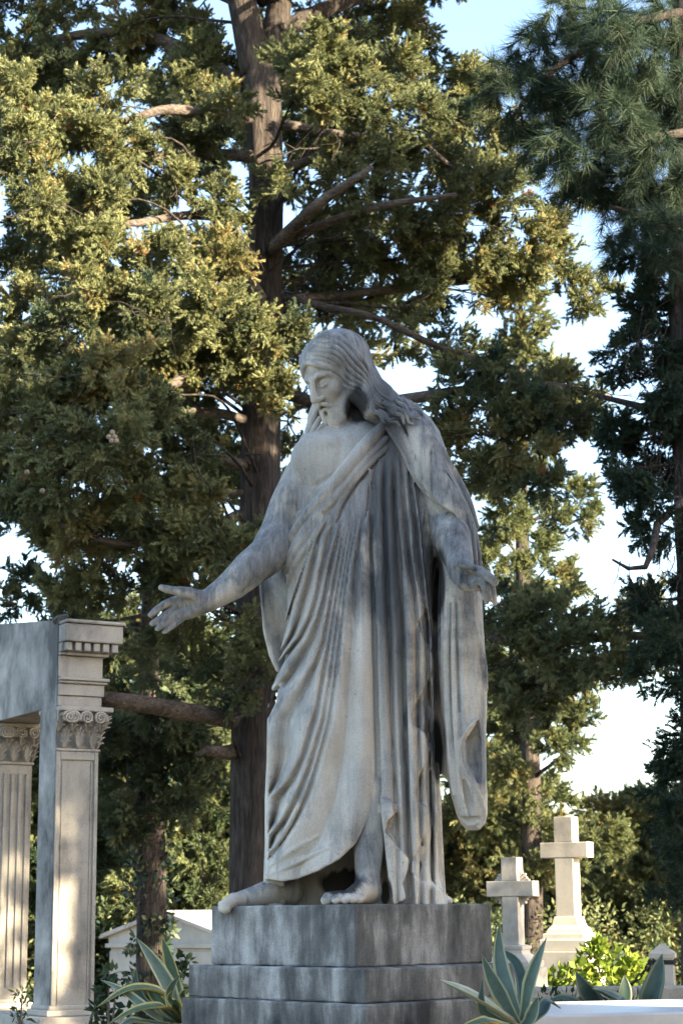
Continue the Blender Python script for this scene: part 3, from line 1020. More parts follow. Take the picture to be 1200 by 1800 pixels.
hell((0, -.015, .055), (.092, .118, .100), k=0)
hell((0, .034, -.035), (.072, .078, .105), k=.03)
hell((0, .050, .058), (.066, .050, .050), k=.03)            # forehead
hell((0, .070, -.115), (.034, .034, .036), k=.03)           # chin
for s in (-1, 1):
    hell((s * .046, .070, -.028), (.027, .030, .030), k=.025)          # cheek
    hchain([(s * .012, .113, .024), (s * .034, .110, .033), (s * .058, .088, .028)], [.008, .009, .007], k=.014)   # brow
    hell((s * .031, .122, .004), (.021, .018, .014), 's', .014)         # socket
    hell((s * .031, .094, .000), (.020, .019, .016), k=.004)           # lidded eye
    hchain([(s * .014, .110, .003), (s * .032, .114, .001), (s * .050, .102, .002)], [.002, .0026, .0018], 's', .003)
    hchain([(s * .014, .109, -.006), (s * .032, .112, -.010), (s * .048, .102, -.006)], [.0022, .003, .002], k=.003)
    hchain([(s * .052, .062, .02), (s * .07, .03, -.01)], [.02, .02], k=.03)
    hell((s * .013, .121, -.046), (.009, .012, .009), k=.006)          # nostril wing
    hchain([(s * .004, .122, -.064), (s * .022, .116, -.074), (s * .038, .098, -.094)], [.008, .009, .006], k=.005)   # moustache
    hchain([(s * .066, .040, -.055), (s * .054, .068, -.100), (s * .032, .086, -.128)], [.016, .022, .026], k=.015)   # jaw beard
    hchain([(s * .016, .096, -.108), (s * .019, .100, -.140), (s * .018, .094, -.166)], [.026, .026, .015], k=.008)   # forked beard
    for q in range(3):
        hchain([(s * (.006 + .012 * q), .118 - .010 * q, -.110), (s * (.010 + .011 * q), .122 - .012 * q, -.140), (s * (.013 + .004 * q), .112 - .010 * q, -.166)], [.002, .0028, .0018], 's', .004)
hchain([(0, .112, .026), (0, .124, .002), (0, .140, -.028), (0, .143, -.042)], [.0085, .0105, .0125, .0135], k=.010)   # nose
hchain([(-.020, .110, -.079), (0, .118, -.077), (.020, .110, -.079)], [.003, .004, .003], 's', .005)     # mouth
hchain([(-.016, .110, -.088), (0, .116, -.088), (.016, .110, -.088)], [.006, .0075, .006], k=.005)       # lower lip
hell((0, .110, -.104), (.012, .010, .006), 's', .008)

pos, fi = polygonise(body, 0.0034, 2)
# drop the surface that lies buried inside the robe
fb = np.full(len(pos), 1.0)
for p in robe:
    mk = np.all((pos >= p.lo) & (pos <= p.hi), axis=1)
    if mk.any():
        q = pos[mk]
        fb[mk] = p.apply(fb[mk], p.ev(q[:, 0], q[:, 1], q[:, 2]))
vis = fb > -0.03
fi = fi[vis[fi].any(axis=1)]
keep_v = np.unique(fi); remap = np.zeros(len(pos), int); remap[keep_v] = np.arange(len(keep_v))
pos, fi = pos[keep_v], remap[fi]
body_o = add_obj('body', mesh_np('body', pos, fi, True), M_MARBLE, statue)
print('body', len(pos))

# ---------------- hair
hair = []
hell((0, -.026, .060), (.107, .134, .104), k=0, lst=hair)
hbase_pts = [
    (H(.085, .01, .06), .045), ]
hair.append(Chain([H(.070, .030, .085), H(.092, -.005, .03), P(628, 690, 7.06), P(650, 716, 7.05), P(672, 738, 7.06)], [.04, .045, .05, .05, .028], 'u', 0.03))
hair.append(Chain([H(.03, -.09, .05), P(640, 680, 7.12), P(664, 700, 7.13), P(690, 722, 7.12), P(716, 738, 7.12)], [.06, .07, .07, .055, .035], 'u', 0.03))
hair.append(Chain([H(0, -.10, .03), P(650, 690, 7.22), P(676, 712, 7.26), P(700, 728, 7.28)], [.07, .07, .07, .05], 'u', 0.03))
# far side
hair.append(Chain([H(-.070, .035, .085), H(-.088, .005, .03), H(-.085, .0, -.04), P(553, 735, 7.22), P(547, 760, 7.2)], [.035, .035, .03, .03, .022], 'u', 0.03))
# the face stays open
hair.append(Ell(H(0, .105, -.048), np.array([.073, .085, .118]) * HS, HM, 's', 0.01))
hair.append(Chain([H(0, .04, -.14), P(610, 735, 7.03)], [.045, .065], 's', 0.02))
hb = list(hair)
A = np.array([(530, 629), (551, 634), (573, 643), (590, 653), (601, 667), (611, 681), (629, 693), (647, 711), (660, 730), (676, 737)], float)
B = np.array([(535, 610), (555, 588), (580, 581), (606, 589), (625, 606), (638, 629), (650, 655), (666, 682), (692, 706), (730, 735)], float)
NS = 7
for s in range(NS):
    t = (s + 0.15) / NS
    c = A * (1 - t) + B * t
    cc = catmull(c, 26)
    d = np.gradient(cc, axis=0)
    nrm = np.stack([-d[:, 1], d[:, 0]], 1); nrm /= np.linalg.norm(nrm, axis=1)[:, None] + 1e-9
    u = np.linspace(0, 1, 26)
    cc = cc + nrm * (np.sin(u * 17 + s * 0.35) * 4.6 * np.clip((u - 0.12) * 2.0, 0, 1))[:, None]
    h, g = raycast(hb, cc, 6.5, 7.8)
    gap = np.linalg.norm(catmull(B, 26) - catmull(A, 26), axis=1) / NS * PX
    r = np.clip(0.66 * gap, .0055, .0145) * np.interp(u, [0, .12, 1], [.5, .9, 1.0])
    ctr = h - g * (r * np.interp(u, [0, .4, .7, 1], [.2, .1, -.2, -.2]))[:, None]
    for _ in range(2):
        ctr[1:-1] = .5 * ctr[1:-1] + .25 * (ctr[:-2] + ctr[2:])
    hair.append(Chain(ctr, r, 'u', 0.003))
    m = cc + nrm * 1.0
    if s < NS - 1:
        gc = (A * (1 - t - .5 / NS) + B * (t + .5 / NS))
        gc = catmull(gc, 26) + nrm * (np.sin(u * 17 + s * 0.35 + .17) * 4.6 * np.clip((u - 0.12) * 2.0, 0, 1))[:, None]
        h, g = raycast(hb, gc, 6.5, 7.8)
        hair.append(Chain(h[2:-1] + g[2:-1] * 0.003, (r * 0.55)[2:-1], 's', 0.002))
# curled ends on the shoulder
for q, (a, b, Ya, Yb, r, amp) in enumerate([((652, 716), (678, 742), 7.0, 6.98, .0095, 3), ((660, 724), (692, 738), 6.995, 6.975, .008, 4), ((668, 722), (700, 750), 6.99, 6.98, .009, 4),
        ((680, 714), (712, 742), 7.0, 6.985, .010, 4), ((690, 710), (726, 744), 7.02, 6.99, .009, 4), ((694, 704), (734, 738), 7.04, 7.0, .010, 4),
        ((700, 700), (742, 732), 7.08, 7.04, .010, 4), ((704, 697), (752, 738), 7.12, 7.09, .011, 3), ((676, 708), (704, 730), 7.0, 6.98, .010, 3)]):
    u = np.linspace(0, 1, 14)
    q2 = np.array(a)[None] * (1 - u)[:, None] + np.array(b)[None] * u[:, None]
    dd = np.array(b, float) - np.array(a); dd /= np.linalg.norm(dd)
    q2 = q2 + np.array([-dd[1], dd[0]])[None] * (amp * np.sin(u * 8.5 + q * 1.7) * np.clip(u * 2, 0, 1))[:, None]
    hair.append(Chain([P(c[0], c[1], Ya + (Yb - Ya) * t) for c, t in zip(q2, u)], [r * .8, r * 1.1, r, r * .45], 'u', 0.003))
# far lock
for pts, r in ((((556, 722, 7.18), (548, 742, 7.15), (540, 762, 7.14), (544, 780, 7.12), (541, 797, 7.12)), .012),
               (((562, 735, 7.14), (553, 752, 7.12), (546, 768, 7.11), (549, 782, 7.1)), .011),
               (((550, 735, 7.2), (541, 755, 7.2), (536, 775, 7.19)), .012),
               (((572, 742, 7.12), (560, 756, 7.10), (556, 770, 7.09)), .009)):
    hair.append(Chain(catmull(D3(pts), 9), [r * .9, r * 1.1, r, r * .6], 'u', 0.003))
# rolled hair line on both sides of the parting
hair.append(Chain(catmull([H(.004, .103, .088), H(.028, .102, .078), H(.052, .090, .060), H(.072, .064, .030), H(.082, .040, -.005), H(.088, .018, -.045), H(.092, -.004, -.085)], 16), np.array([.010, .013, .015, .016, .017, .018, .016]) * HS, 'u', 0.004))
hair.append(Chain(catmull([H(-.004, .103, .088), H(-.028, .100, .078), H(-.052, .088, .058), H(-.072, .062, .028), H(-.078, .045, -.008), H(-.080, .034, -.045)], 14), np.array([.010, .013, .014, .014, .013, .012]) * HS, 'u', 0.004))
hair.append(Chain(catmull([H(0, .113, .092), H(0, .098, .120), H(0, .06, .150)], 8), [.002, .004, .002], 's', 0.004))
# far temple: strands along the outline of the face
hair.append(Chain([H(-.012, .098, .092), H(-.045, .092, .076), H(-.068, .075, .04), H(-.074, .055, -.01), H(-.076, .04, -.05)], np.array([.005, .012, .014, .013, .012]) * HS, 'u', 0.006))
pos, fi = polygonise(hair, 0.003, 2)
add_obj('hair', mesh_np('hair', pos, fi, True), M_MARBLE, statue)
print('hair', len(pos))
# ------------------------------------------------------------------ ground
def ground_mat():
    t = NT('dry_soil')
    v = t.coord()
    a = t.noise(v, 0.8, 6, 0.6)
    c = t.ramp(a, [(0.35, (0.085, 0.07, 0.05)), (0.5, (0.13, 0.105, 0.075)), (0.65, (0.075, 0.085, 0.035))])
    t.color(c).rough(0.95)
    t.bump(t.noise(v, 14, 5, 0.7), 0.6, 0.03)
    return t.m

gx, gy = np.meshgrid(np.linspace(-160, 160, 81), np.linspace(-40, 320, 91), indexing='ij')
gz = np.zeros_like(gx)
gv = np.stack([gx, gy, gz], -1).reshape(-1, 3)
I, J = np.meshgrid(np.arange(80), np.arange(90), indexing='ij')
q0 = I * 91 + J
gf = np.stack([q0, q0 + 91, q0 + 92, q0 + 1], -1).reshape(-1, 4)
tag(add_obj('ground', mesh_np('ground', gv, gf), ground_mat()), kind='structure')

# ------------------------------------------------------------------ tomb canopy on the left (pillars under a cornice)
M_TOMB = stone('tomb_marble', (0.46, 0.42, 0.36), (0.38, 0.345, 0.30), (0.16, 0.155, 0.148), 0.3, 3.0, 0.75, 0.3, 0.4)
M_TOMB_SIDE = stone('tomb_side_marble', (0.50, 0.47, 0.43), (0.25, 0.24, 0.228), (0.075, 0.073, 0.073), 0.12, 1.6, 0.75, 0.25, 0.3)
TA = math.radians(30)
TY = 10.0
DFT = Vector((math.cos(TA), math.sin(TA), 0))
DST = Vector((-math.sin(TA), math.cos(TA), 0))
tc = P(95, 1500, TY)
TZ = lambda py: float(P(95, py, TY)[2])
PW = 0.238
TM = Matrix(((DFT.x, DST.x, 0, tc[0]), (DFT.y, DST.y, 0, tc[1]), (0, 0, 1, 0), (0, 0, 0, 1)))   # local: x along the front, y to the back, z world
tomb = empty('tomb_canopy', (tc[0], tc[1], 0))
tag(tomb, 'pale marble tomb canopy with carved leafy capitals and dentil cornice', 'tomb')


def lbox(x0, x1, y0, y1, z0, z1):
    m = MB(); m.box(((x0 + x1) / 2, (y0 + y1) / 2, (z0 + z1) / 2), (x1 - x0, y1 - y0, z1 - z0), TM); return m

ZB = TZ(1786)
BL = 2.0
lbox(-0.16, PW + 0.2, -0.16, BL + 0.2, 0.0, ZB - 0.10).build('podium', M_TOMB, tomb, bevel=0.01)
lbox(-0.10, PW + 0.14, -0.10, BL + 0.14, ZB - 0.10, ZB - 0.004).build('podium_step', M_TOMB, tomb, bevel=0.008)


def leaf_mesh(w, h, curl):
    """acanthus leaf standing on a face: fanned lobes with grooves between, tip curling forward (-y)"""
    m = MB()
    for q, (ang, ln) in enumerate(((0, 1.0), (-16, .90), (16, .90), (-34, .72), (34, .72), (-52, .50), (52, .50))):
        a = math.radians(ang)
        pts, rad = [], []
        for i in range(9):
            t = i / 8
            r = h * ln * t
            x = math.sin(a * (0.55 + 0.45 * t)) * r * 0.62 * w / 0.066 * 0.9
            z = math.cos(a * 0.8) * r - (0 if t < .8 else (t - .8) * h * .35)
            y = -curl * (t ** 2.4) * (0.6 + 0.4 * ln) - 0.006 * math.cos(a)
            pts.append((x, y, z))
            rad.append(w * 0.12 * math.sin(math.pi * (0.22 + 0.70 * t)) + 0.001)
        m.tube(pts, rad, 6)
    me = bpy.data.meshes.new('acanthus_leaf')
    me.from_pydata(m.v, [], m.f); me.update()
    bm = bmesh.new(); bm.from_mesh(me)
    bmesh.ops.recalc_face_normals(bm, faces=bm.faces)
    bm.to_mesh(me); bm.free()
    me.materials.append(M_TOMB)
    me.polygons.foreach_set('use_smooth', np.ones(len(me.polygons), dtype=bool))
    return me


def volute_mesh(r):
    m = MB()
    pts, rad = [], []
    for i in range(30):
        t = i / 29
        a = -0.6 + t * 4.2 * math.pi
        rr = r * (1 - 0.8 * t)
        pts.append((rr * math.cos(a), -0.004 - 0.012 * t, rr * math.sin(a)))
        rad.append(r * 0.24 * (1 - 0.45 * t))
    m.tube(pts, rad, 6)
    me = bpy.data.meshes.new('volute'); me.from_pydata(m.v, [], m.f); me.update()
    me.materials.append(M_TOMB)
    me.polygons.foreach_set('use_smooth', np.ones(len(me.polygons), dtype=bool))
    return me

LEAF_LO = leaf_mesh(0.066, 0.120, 0.040)
LEAF_HI = leaf_mesh(0.056, 0.10, 0.056)
VOL = volute_mesh(0.036)


def child(me, name, parent, mat4):
    o = bpy.data.objects.new(name, me)
    COL.objects.link(o)
    o.parent = parent
    o.matrix_world = mat4
    o.matrix_parent_inverse = Matrix.Identity(4)
    p = parent.matrix_basis.copy()
    o.matrix_basis = mat4 if parent.type != 'EMPTY' else p.inverted() @ mat4
    return o


def pillar(y0, fluted):
    z_sh, z_cb, z_ct = ZB + 0.05, TZ(1320), TZ(1243)
    m = lbox(0, PW, y0, y0 + PW, z_sh, z_cb)
    sh = m.build('pillar_shaft', M_TOMB, tomb, bevel=0.004)
    # plain unworked flank, set 3 mm proud
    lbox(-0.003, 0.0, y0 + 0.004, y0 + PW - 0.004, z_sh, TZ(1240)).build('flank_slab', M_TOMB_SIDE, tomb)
    lbox(-0.03, PW + 0.03, y0 - 0.03, y0 + PW + 0.02, ZB - 0.003, ZB + 0.028).build('pillar_base', M_TOMB, tomb, bevel=0.006)
    lbox(-0.015, PW + 0.015, y0 - 0.015, y0 + PW + 0.01, ZB + 0.025, ZB + 0.052).build('base_moulding', M_TOMB, tomb, bevel=0.010, seg=3)
    if fluted:
        for k in range(5):
            x = 0.03 + k * (PW - 0.06) / 4
            lbox(x - 0.011, x + 0.011, y0 - 0.012, y0 + 0.002, z_sh + 0.06, z_cb - 0.05).build('flute_rib', M_TOMB, tomb, bevel=0.005)
    else:
        # raised frame round a sunk panel on the front and on the right face
        for (a, b, c, d) in ((0.0, 0.022, z_sh, z_cb - 0.002), (PW - 0.022, PW, z_sh, z_cb - 0.002)):
            lbox(a, b, y0 - 0.009, y0 + 0.001, c, d).build('panel_frame', M_TOMB, tomb, bevel=0.003)
        lbox(0.022, PW - 0.022, y0 - 0.009, y0 + 0.001, z_cb - 0.045, z_cb - 0.002).build('panel_frame', M_TOMB, tomb, bevel=0.003)
        lbox(0.034, 0.040, y0 - 0.005, y0 + 0.001, z_sh, z_cb - 0.055).build('panel_bead', M_TOMB, tomb)
        lbox(PW - 0.040, PW - 0.034, y0 - 0.005, y0 + 0.001, z_sh, z_cb - 0.055).build('panel_bead', M_TOMB, tomb)
    lbox(0.0, PW + 0.010, y0 - 0.012, y0 + PW, z_cb, z_cb + 0.016).build('astragal', M_TOMB, tomb, bevel=0.006)
    # capital: flaring bell, two rows of leaves, corner scrolls, abacus
    h = z_ct - z_cb
    bell = MB()
    rings = []
    for t in (0, 0.3, 0.6, 0.85, 1.0):
        e = -0.012 + 0.040 * t ** 2.2
        z = z_cb + 0.014 + (h - 0.03) * t
        rings.append([TM @ Vector((0.0, y0 - e, z)), TM @ Vector((PW + e, y0 - e, z)), TM @ Vector((PW + e, y0 + PW, z)), TM @ Vector((0.0, y0 + PW, z))])
    bell.loft(rings)
    cap = bell.build('capital', M_TOMB, tomb)
    for row, (me, zz_, xs, out) in enumerate(((LEAF_LO, z_cb + 0.016, (0.040, 0.119, 0.198), 0.004), (LEAF_HI, z_cb + 0.105, (0.002, 0.080, 0.158, 0.238), 0.014))):
        for x in xs:
            child(me, 'leaf', cap, TM @ Matrix.Translation((x, y0 - out, zz_)))
        for y in xs[:3]:
            child(me, 'leaf', cap, TM @ Matrix.Translation((PW + out, y0 + y, zz_)) @ Matrix.Rotation(math.pi / 2, 4, 'Z'))
    for x, fl in ((0.050, -1), (PW - 0.012, 1), (PW / 2 + 0.03, -1), (PW / 2 - 0.045, 1)):
        child(VOL, 'volute', cap, TM @ Matrix.Translation((x, y0 - 0.048, z_ct - 0.055)) @ Matrix.Diagonal((fl, 1, 1, 1)))
    for y in (0.03, PW - 0.05):
        child(VOL, 'volute', cap, TM @ Matrix.Translation((PW + 0.048, y0 + y, z_ct - 0.055)) @ Matrix.Rotation(math.pi / 2, 4, 'Z'))
    lbox(-0.002, PW + 0.062, y0 - 0.062, y0 + PW + 0.03, z_ct - 0.022, z_ct + 0.004).build('abacus', M_TOMB, tomb, bevel=0.006)

for y0, fl in ((0.0, False), (0.98, True), (1.76, True)):
    pillar(y0, fl)


def band(py0, py1, out, name, bevel=0.004):
    return lbox(0.0, PW + out, -out, BL, TZ(py0), TZ(py1) - 0.0015).build(name, M_TOMB, tomb, bevel=bevel)

band(1241, 1222, 0.012, 'architrave')
band(1222, 1201, 0.022, 'architrave')
band(1201, 1196, 0.036, 'moulding', 0.006)
band(1196, 1190, 0.046, 'moulding', 0.006)
band(1190, 1152, 0.014, 'frieze')
band(1152, 1146, 0.040, 'moulding', 0.006)
band(1146, 1130, 0.048, 'dentil_ground')
band(1130, 1098, 0.096, 'cornice', 0.008)
band(1098, 1091, 0.108, 'cornice', 0.008)
zd0, zd1 = TZ(1145), TZ(1131)
for k in range(6):
    x = 0.012 + k * 0.053
    lbox(x, x + 0.034, -0.082, -0.040, zd0, zd1).build('dentil', M_TOMB, tomb, bevel=0.003)
for k in range(30):
    y = -0.06 + k * 0.066
    lbox(PW + 0.040, PW + 0.082, y, y + 0.038, zd0, zd1).build('dentil', M_TOMB, tomb, bevel=0.003)
# plain flank of the beam, 3 mm proud, covering the profile ends
zl = float(P(0, 1096, 10.56)[2])
rise = (zl - TZ(1091)) / 0.65
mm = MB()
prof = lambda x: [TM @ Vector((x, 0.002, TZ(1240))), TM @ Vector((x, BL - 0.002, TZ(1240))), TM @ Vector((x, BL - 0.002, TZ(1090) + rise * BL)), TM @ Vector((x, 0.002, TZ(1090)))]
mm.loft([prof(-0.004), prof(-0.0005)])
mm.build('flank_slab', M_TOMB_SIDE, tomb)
mm = MB()
prof2 = lambda x: [TM @ Vector((x, 0.05, TZ(1091))), TM @ Vector((x, BL - 0.01, TZ(1091))), TM @ Vector((x, BL - 0.01, TZ(1091) + rise * BL)), TM @ Vector((x, 0.05, TZ(1091) + rise * .05))]
mm.loft([prof2(0.0), prof2(0.16)])
mm.build('parapet', M_TOMB, tomb)
# broken ornament left on the cornice
m = MB()
m.tube([TM @ Vector((0.0, 0.05, TZ(1092))), TM @ Vector((0.01, 0.03, TZ(1086))), TM @ Vector((0.05, 0.0, TZ(1081)))], [0.03, 0.022, 0.010], 6, 0.25)
m.build('broken_ornament', M_TOMB_SIDE, tomb)

# ------------------------------------------------------------------ gabled tomb behind
M_HOUSE = stone('house_tomb_marble', (0.56, 0.53, 0.49), (0.48, 0.45, 0.41), (0.33, 0.31, 0.29), 0.5, 2.0, 0.7, 0.15, 0.2)
HB = math.radians(38)
HYd = 18.0
ha = P(283, 1600, HYd)
HMx = Matrix(((math.cos(HB), math.sin(HB), 0, ha[0]), (-math.sin(HB), math.cos(HB), 0, ha[1]), (0, 0, 1, 0), (0, 0, 0, 1)))
house = empty('gabled_tomb', (ha[0], ha[1], 0))
tag(house, 'low white marble tomb with a gabled roof behind the ivy trunk', 'tomb')
HW, HL = 0.76, 2.6
za, ze = float(ha[2]), float(P(165, 1643, HYd - 0.2)[2])


def hbox(name, x0, x1, y0, y1, z0, z1, mat=None, bevel=0.006):
    mm = MB(); mm.box(((x0 + x1) / 2, (y0 + y1) / 2, (z0 + z1) / 2), (x1 - x0, y1 - y0, z1 - z0), HMx)
    return mm.build(name, mat or M_HOUSE, house, bevel=bevel)

zc = ze - 0.13
hbox('wall', -HW + 0.05, HW - 0.05, 0.06, HL - 0.06, 0, zc)
hbox('cornice', -HW + 0.01, HW - 0.01, 0.02, HL - 0.02, zc, zc + 0.04)
for k in range(4):
    z0 = 0.05 + k * (zc - 0.08) / 4
    hbox('wall_course', -HW + 0.042, HW - 0.042, 0.052, 0.062, z0 + 0.008, z0 + (zc - 0.08) / 4)
mm = MB()
tri = lambda y: [HMx @ Vector((-HW + 0.03, y, zc + 0.04)), HMx @ Vector((HW - 0.03, y, zc + 0.04)), HMx @ Vector((HW - 0.03, y, ze - 0.02)), HMx @ Vector((0, y, za - 0.05)), HMx @ Vector((-HW + 0.03, y, ze - 0.02))]
mm.loft([tri(0.05), tri(HL - 0.05)])
mm.build('gable', M_HOUSE, house)
for s in (-1, 1):
    mm = MB()
    ring = lambda y: [HMx @ Vector((s * 0.001, y, za)), HMx @ Vector((s * (HW + 0.04), y, ze - 0.005)), HMx @ Vector((s * (HW + 0.04), y, ze - 0.045)), HMx @ Vector((s * 0.001, y, za - 0.04))]
    mm.loft([ring(0.0), ring(HL)])
    mm.build('roof', M_HOUSE, house, bevel=0.006)

# ------------------------------------------------------------------ marble crosses
M_CROSS = stone('cross_marble', (0.64, 0.585, 0.505), (0.57, 0.52, 0.45), (0.30, 0.28, 0.26), 0.3, 1.6, 0.65, 0.2, 0.3)


def cross_frame(px, py, Y, rot):
    c = P(px, py, Y)
    return Matrix(((math.cos(rot), math.sin(rot), 0, c[0]), (-math.sin(rot), math.cos(rot), 0, c[1]), (0, 0, 1, 0), (0, 0, 0, 1)))

CR = math.radians(29)
# taller cross
Y1 = 13.0; u1 = mpp(Y1, 1550); X1 = cross_frame(997, 1550, Y1, CR)
z1 = lambda py: float(P(995, py, Y1)[2])
c1 = empty('marble_cross', (X1[0][3], X1[1][3], 0))
tag(c1, 'tall pale marble cross on a stepped flared base beside the green shrub', 'cross')
t1, w1 = 0.115, 0.135


def cbox(M4, name, parent, x0, x1, y0, y1, z0, z1_, bevel=0.004):
    mm = MB(); mm.box(((x0 + x1) / 2, (y0 + y1) / 2, (z0 + z1_) / 2), (x1 - x0, y1 - y0, z1_ - z0), M4)
    return mm.build(name, M_CROSS, parent, bevel=bevel)

cbox(X1, 'cross_shaft', c1, -w1 / 2, w1 / 2, -t1 / 2, t1 / 2, z1(1612), z1(1508))
cbox(X1, 'cross_top', c1, -w1 / 2, w1 / 2, -t1 / 2, t1 / 2, z1(1481), z1(1436))
cbox(X1, 'cross_arm', c1, -0.172, 0.172, -t1 / 2 - .002, t1 / 2 + .002, z1(1508), z1(1481))
mm = MB()
mm.square_loft([(z1(1671), .165, .13), (z1(1652), .165, .13), (z1(1651), .150, .118), (z1(1641), .146, .114), (z1(1640), .128, .10), (z1(1634), .122, .095), (z1(1626), .095, .075), (z1(1612), .082, .066), (z1(1611), .08, .064)], X1)
mm.build('flared_base', M_CROSS, c1, bevel=0.003)
cbox(X1, 'pedestal_block', c1, -.19, .19, -.15, .15, 0, z1(1671.5), 0.006)
# shorter cross with a carved glory of rays
Y2 = 12.0; X2 = cross_frame(900, 1560, Y2, CR)
z2 = lambda py: float(P(893, py, Y2)[2])
c2_ = empty('marble_cross', (X2[0][3], X2[1][3], 0))
tag(c2_, 'shorter white marble cross with carved rays behind its crossing', 'cross')
t2, w2 = 0.095, 0.108
cbox(X2, 'cross_shaft', c2_, -w2 / 2, w2 / 2, -t2 / 2, t2 / 2, z2(1662), z2(1576))
cbox(X2, 'cross_top', c2_, -w2 / 2, w2 / 2, -t2 / 2, t2 / 2, z2(1549), z2(1507))
cbox(X2, 'cross_arm', c2_, -0.158, 0.158, -t2 / 2 - .002, t2 / 2 + .002, z2(1576), z2(1549))
zc2 = z2(1562)
for qd in range(4):
    for k in range(7):
        a = math.radians(qd * 90 + 14 + k * 10.3)
        mm = MB()
        r0, r1 = 0.03, 0.118 + 0.006 * (k % 2)
        da = math.radians(4.6)
        pts = []
        for y in (-0.012, 0.012):
            for (r, b) in ((r0, a - da), (r1, a - da), (r1 + 0.006, a), (r1, a + da), (r0, a + da)):
                pts.append(X2 @ Vector((r * math.cos(b), y * (1 if b == a else 0.6), zc2 + r * math.sin(b))))
        mm.loft([pts[:5], pts[5:]])
        mm.build('ray', M_CROSS, c2_)
mm = MB()
mm.square_loft([(z2(1700), .15, .12), (z2(1690), .148, .118), (z2(1684), .12, .095), (z2(1676), .082, .066), (z2(1670), .080, .064), (z2(1668), .088, .072), (z2(1663), .088, .072), (z2(1661), .066, .056)], X2)
mm.build('flared_base', M_CROSS, c2_, bevel=0.003)
cbox(X2, 'pedestal_block', c2_, -.165, .165, -.13, .13, 0, z2(1700.5), 0.006)

# ------------------------------------------------------------------ marble slab tomb in the lower right corner
M_SLAB = stone('slab_marble', (0.66, 0.66, 0.66), (0.62, 0.62, 0.63), (0.50, 0.50, 0.52), 0.3, 1.0, 0.35, 0.06, 0.06)
sl = P(938, 1784, 7.0)
slab_t = empty('slab_tomb', (sl[0] + 0.4, sl[1], 0))
tag(slab_t, 'smooth white marble slab tomb beside the striped agave', 'tomb')
sd = Vector((1.0, 0.28, 0)).normalized(); sn = Vector((-0.28, 1.0, 0)).normalized()
SMx = Matrix(((sd.x, sn.x, 0, sl[0]), (sd.y, sn.y, 0, sl[1]), (0, 0, 1, 0), (0, 0, 0, 1)))
mm = MB(); mm.box((1.0, 0.45, sl[2] - 0.045), (2.0, 0.9, 0.09), SMx); mm.build('slab', M_SLAB, slab_t, bevel=0.012, seg=3)
mm = MB(); mm.box((1.02, 0.45, (sl[2] - 0.092) / 2), (1.9, 0.80, sl[2] - 0.092), SMx); mm.build('chest', M_SLAB, slab_t, bevel=0.01)

# ------------------------------------------------------------------ grave kerb, post and chain at the right edge
M_KERB = stone('kerb_stone', (0.42, 0.40, 0.36), (0.33, 0.31, 0.28), (0.16, 0.16, 0.15), 0.6, 2.0, 0.85, 0.25, 0.4)
kerb = empty('grave_kerb', tuple(P(1045, 1745, 9.6) * np.array([1, 1, 0])))
tag(kerb, 'low grey stone grave kerb behind the agave leaves', 'kerb')
zk = float(P(1045, 1735, 9.6)[2])
for k in range(4):
    a = P(930 + k * 95, 1735, 9.6); b = P(1023 + k * 95, 1735, 9.6)
    mm = MB(); mm.box(((a[0] + b[0]) / 2, 9.66, zk / 2), (b[0] - a[0], 0.16, zk)); mm.build('kerb_stone', M_KERB, kerb, bevel=0.012)
M_IRON = NT('black_iron').color((0.02, 0.02, 0.022)).rough(0.5).m
pp = P(1167, 1757, 10.4)
post = empty('stone_post', (pp[0], 10.4, 0))
tag(post, 'small white stone post with pointed cap and iron band', 'post')
PMx = Matrix.Translation((pp[0], 10.4, 0)) @ Matrix.Rotation(math.radians(-14), 4, 'Z')
zp = lambda py: float(P(1167, py, 10.4)[2])
mm = MB(); mm.square_loft([(0, .066), (zp(1684), .060)], PMx); mm.build('shaft', M_CROSS, post, bevel=0.004)
mm = MB(); mm.square_loft([(zp(1684), .068), (zp(1676), .070), (zp(1658), .004)], PMx); mm.build('pointed_cap', M_CROSS, post)
mm = MB(); mm.square_loft([(zp(1695), .064), (zp(1687), .064)], PMx); mm.build('iron_band', M_IRON, post)
for s in (-1, 1):
    mm = MB()
    mm.tube([(pp[0] + s * .066 + .016 * math.cos(a) * s, 10.36 + 0.012 * math.cos(a), zp(1691) + 0.018 * math.sin(a)) for a in np.linspace(0, 2 * math.pi, 12)], .005, 6)
    mm.build('ring', M_IRON, post)


def chain_between(a, b, sag, n, label):
    o = empty('iron_chain', tuple(a))
    tag(o, label, 'chain')
    a, b = np.array(a), np.array(b)
    for k in range(n):
        t = (k + 0.5) / n
        c = a * (1 - t) + b * t; c[2] -= sag * 4 * t * (1 - t)
        t2_ = t + 0.01
        c2 = a * (1 - t2_) + b * t2_; c2[2] -= sag * 4 * t2_ * (1 - t2_)
        d = (c2 - c) / np.linalg.norm(c2 - c)
        side = np.cross(d, [0, 0, 1.0]); side /= np.linalg.norm(side) + 1e-9
        up = np.cross(side, d)
        w = side if k % 2 else up
        L = np.linalg.norm(b - a) / n * 0.75
        mm = MB()
        mm.tube([c + d * L * math.cos(q) + w * L * 0.45 * math.sin(q) for q in np.linspace(0, 2 * math.pi, 12)], 0.0045, 5)
        mm.build('link', M_IRON, o)
    return o

chain_between((pp[0] - .075, 10.35, zp(1692)), P(1010, 1760, 10.6), 0.08, 16, 'black iron chain hanging from the stone post towards the shrub')
chain_between((pp[0] + .075, 10.35, zp(1692)), P(1300, 1690, 10.4), 0.16, 14, 'black iron chain hanging from the stone post away from the shrub')

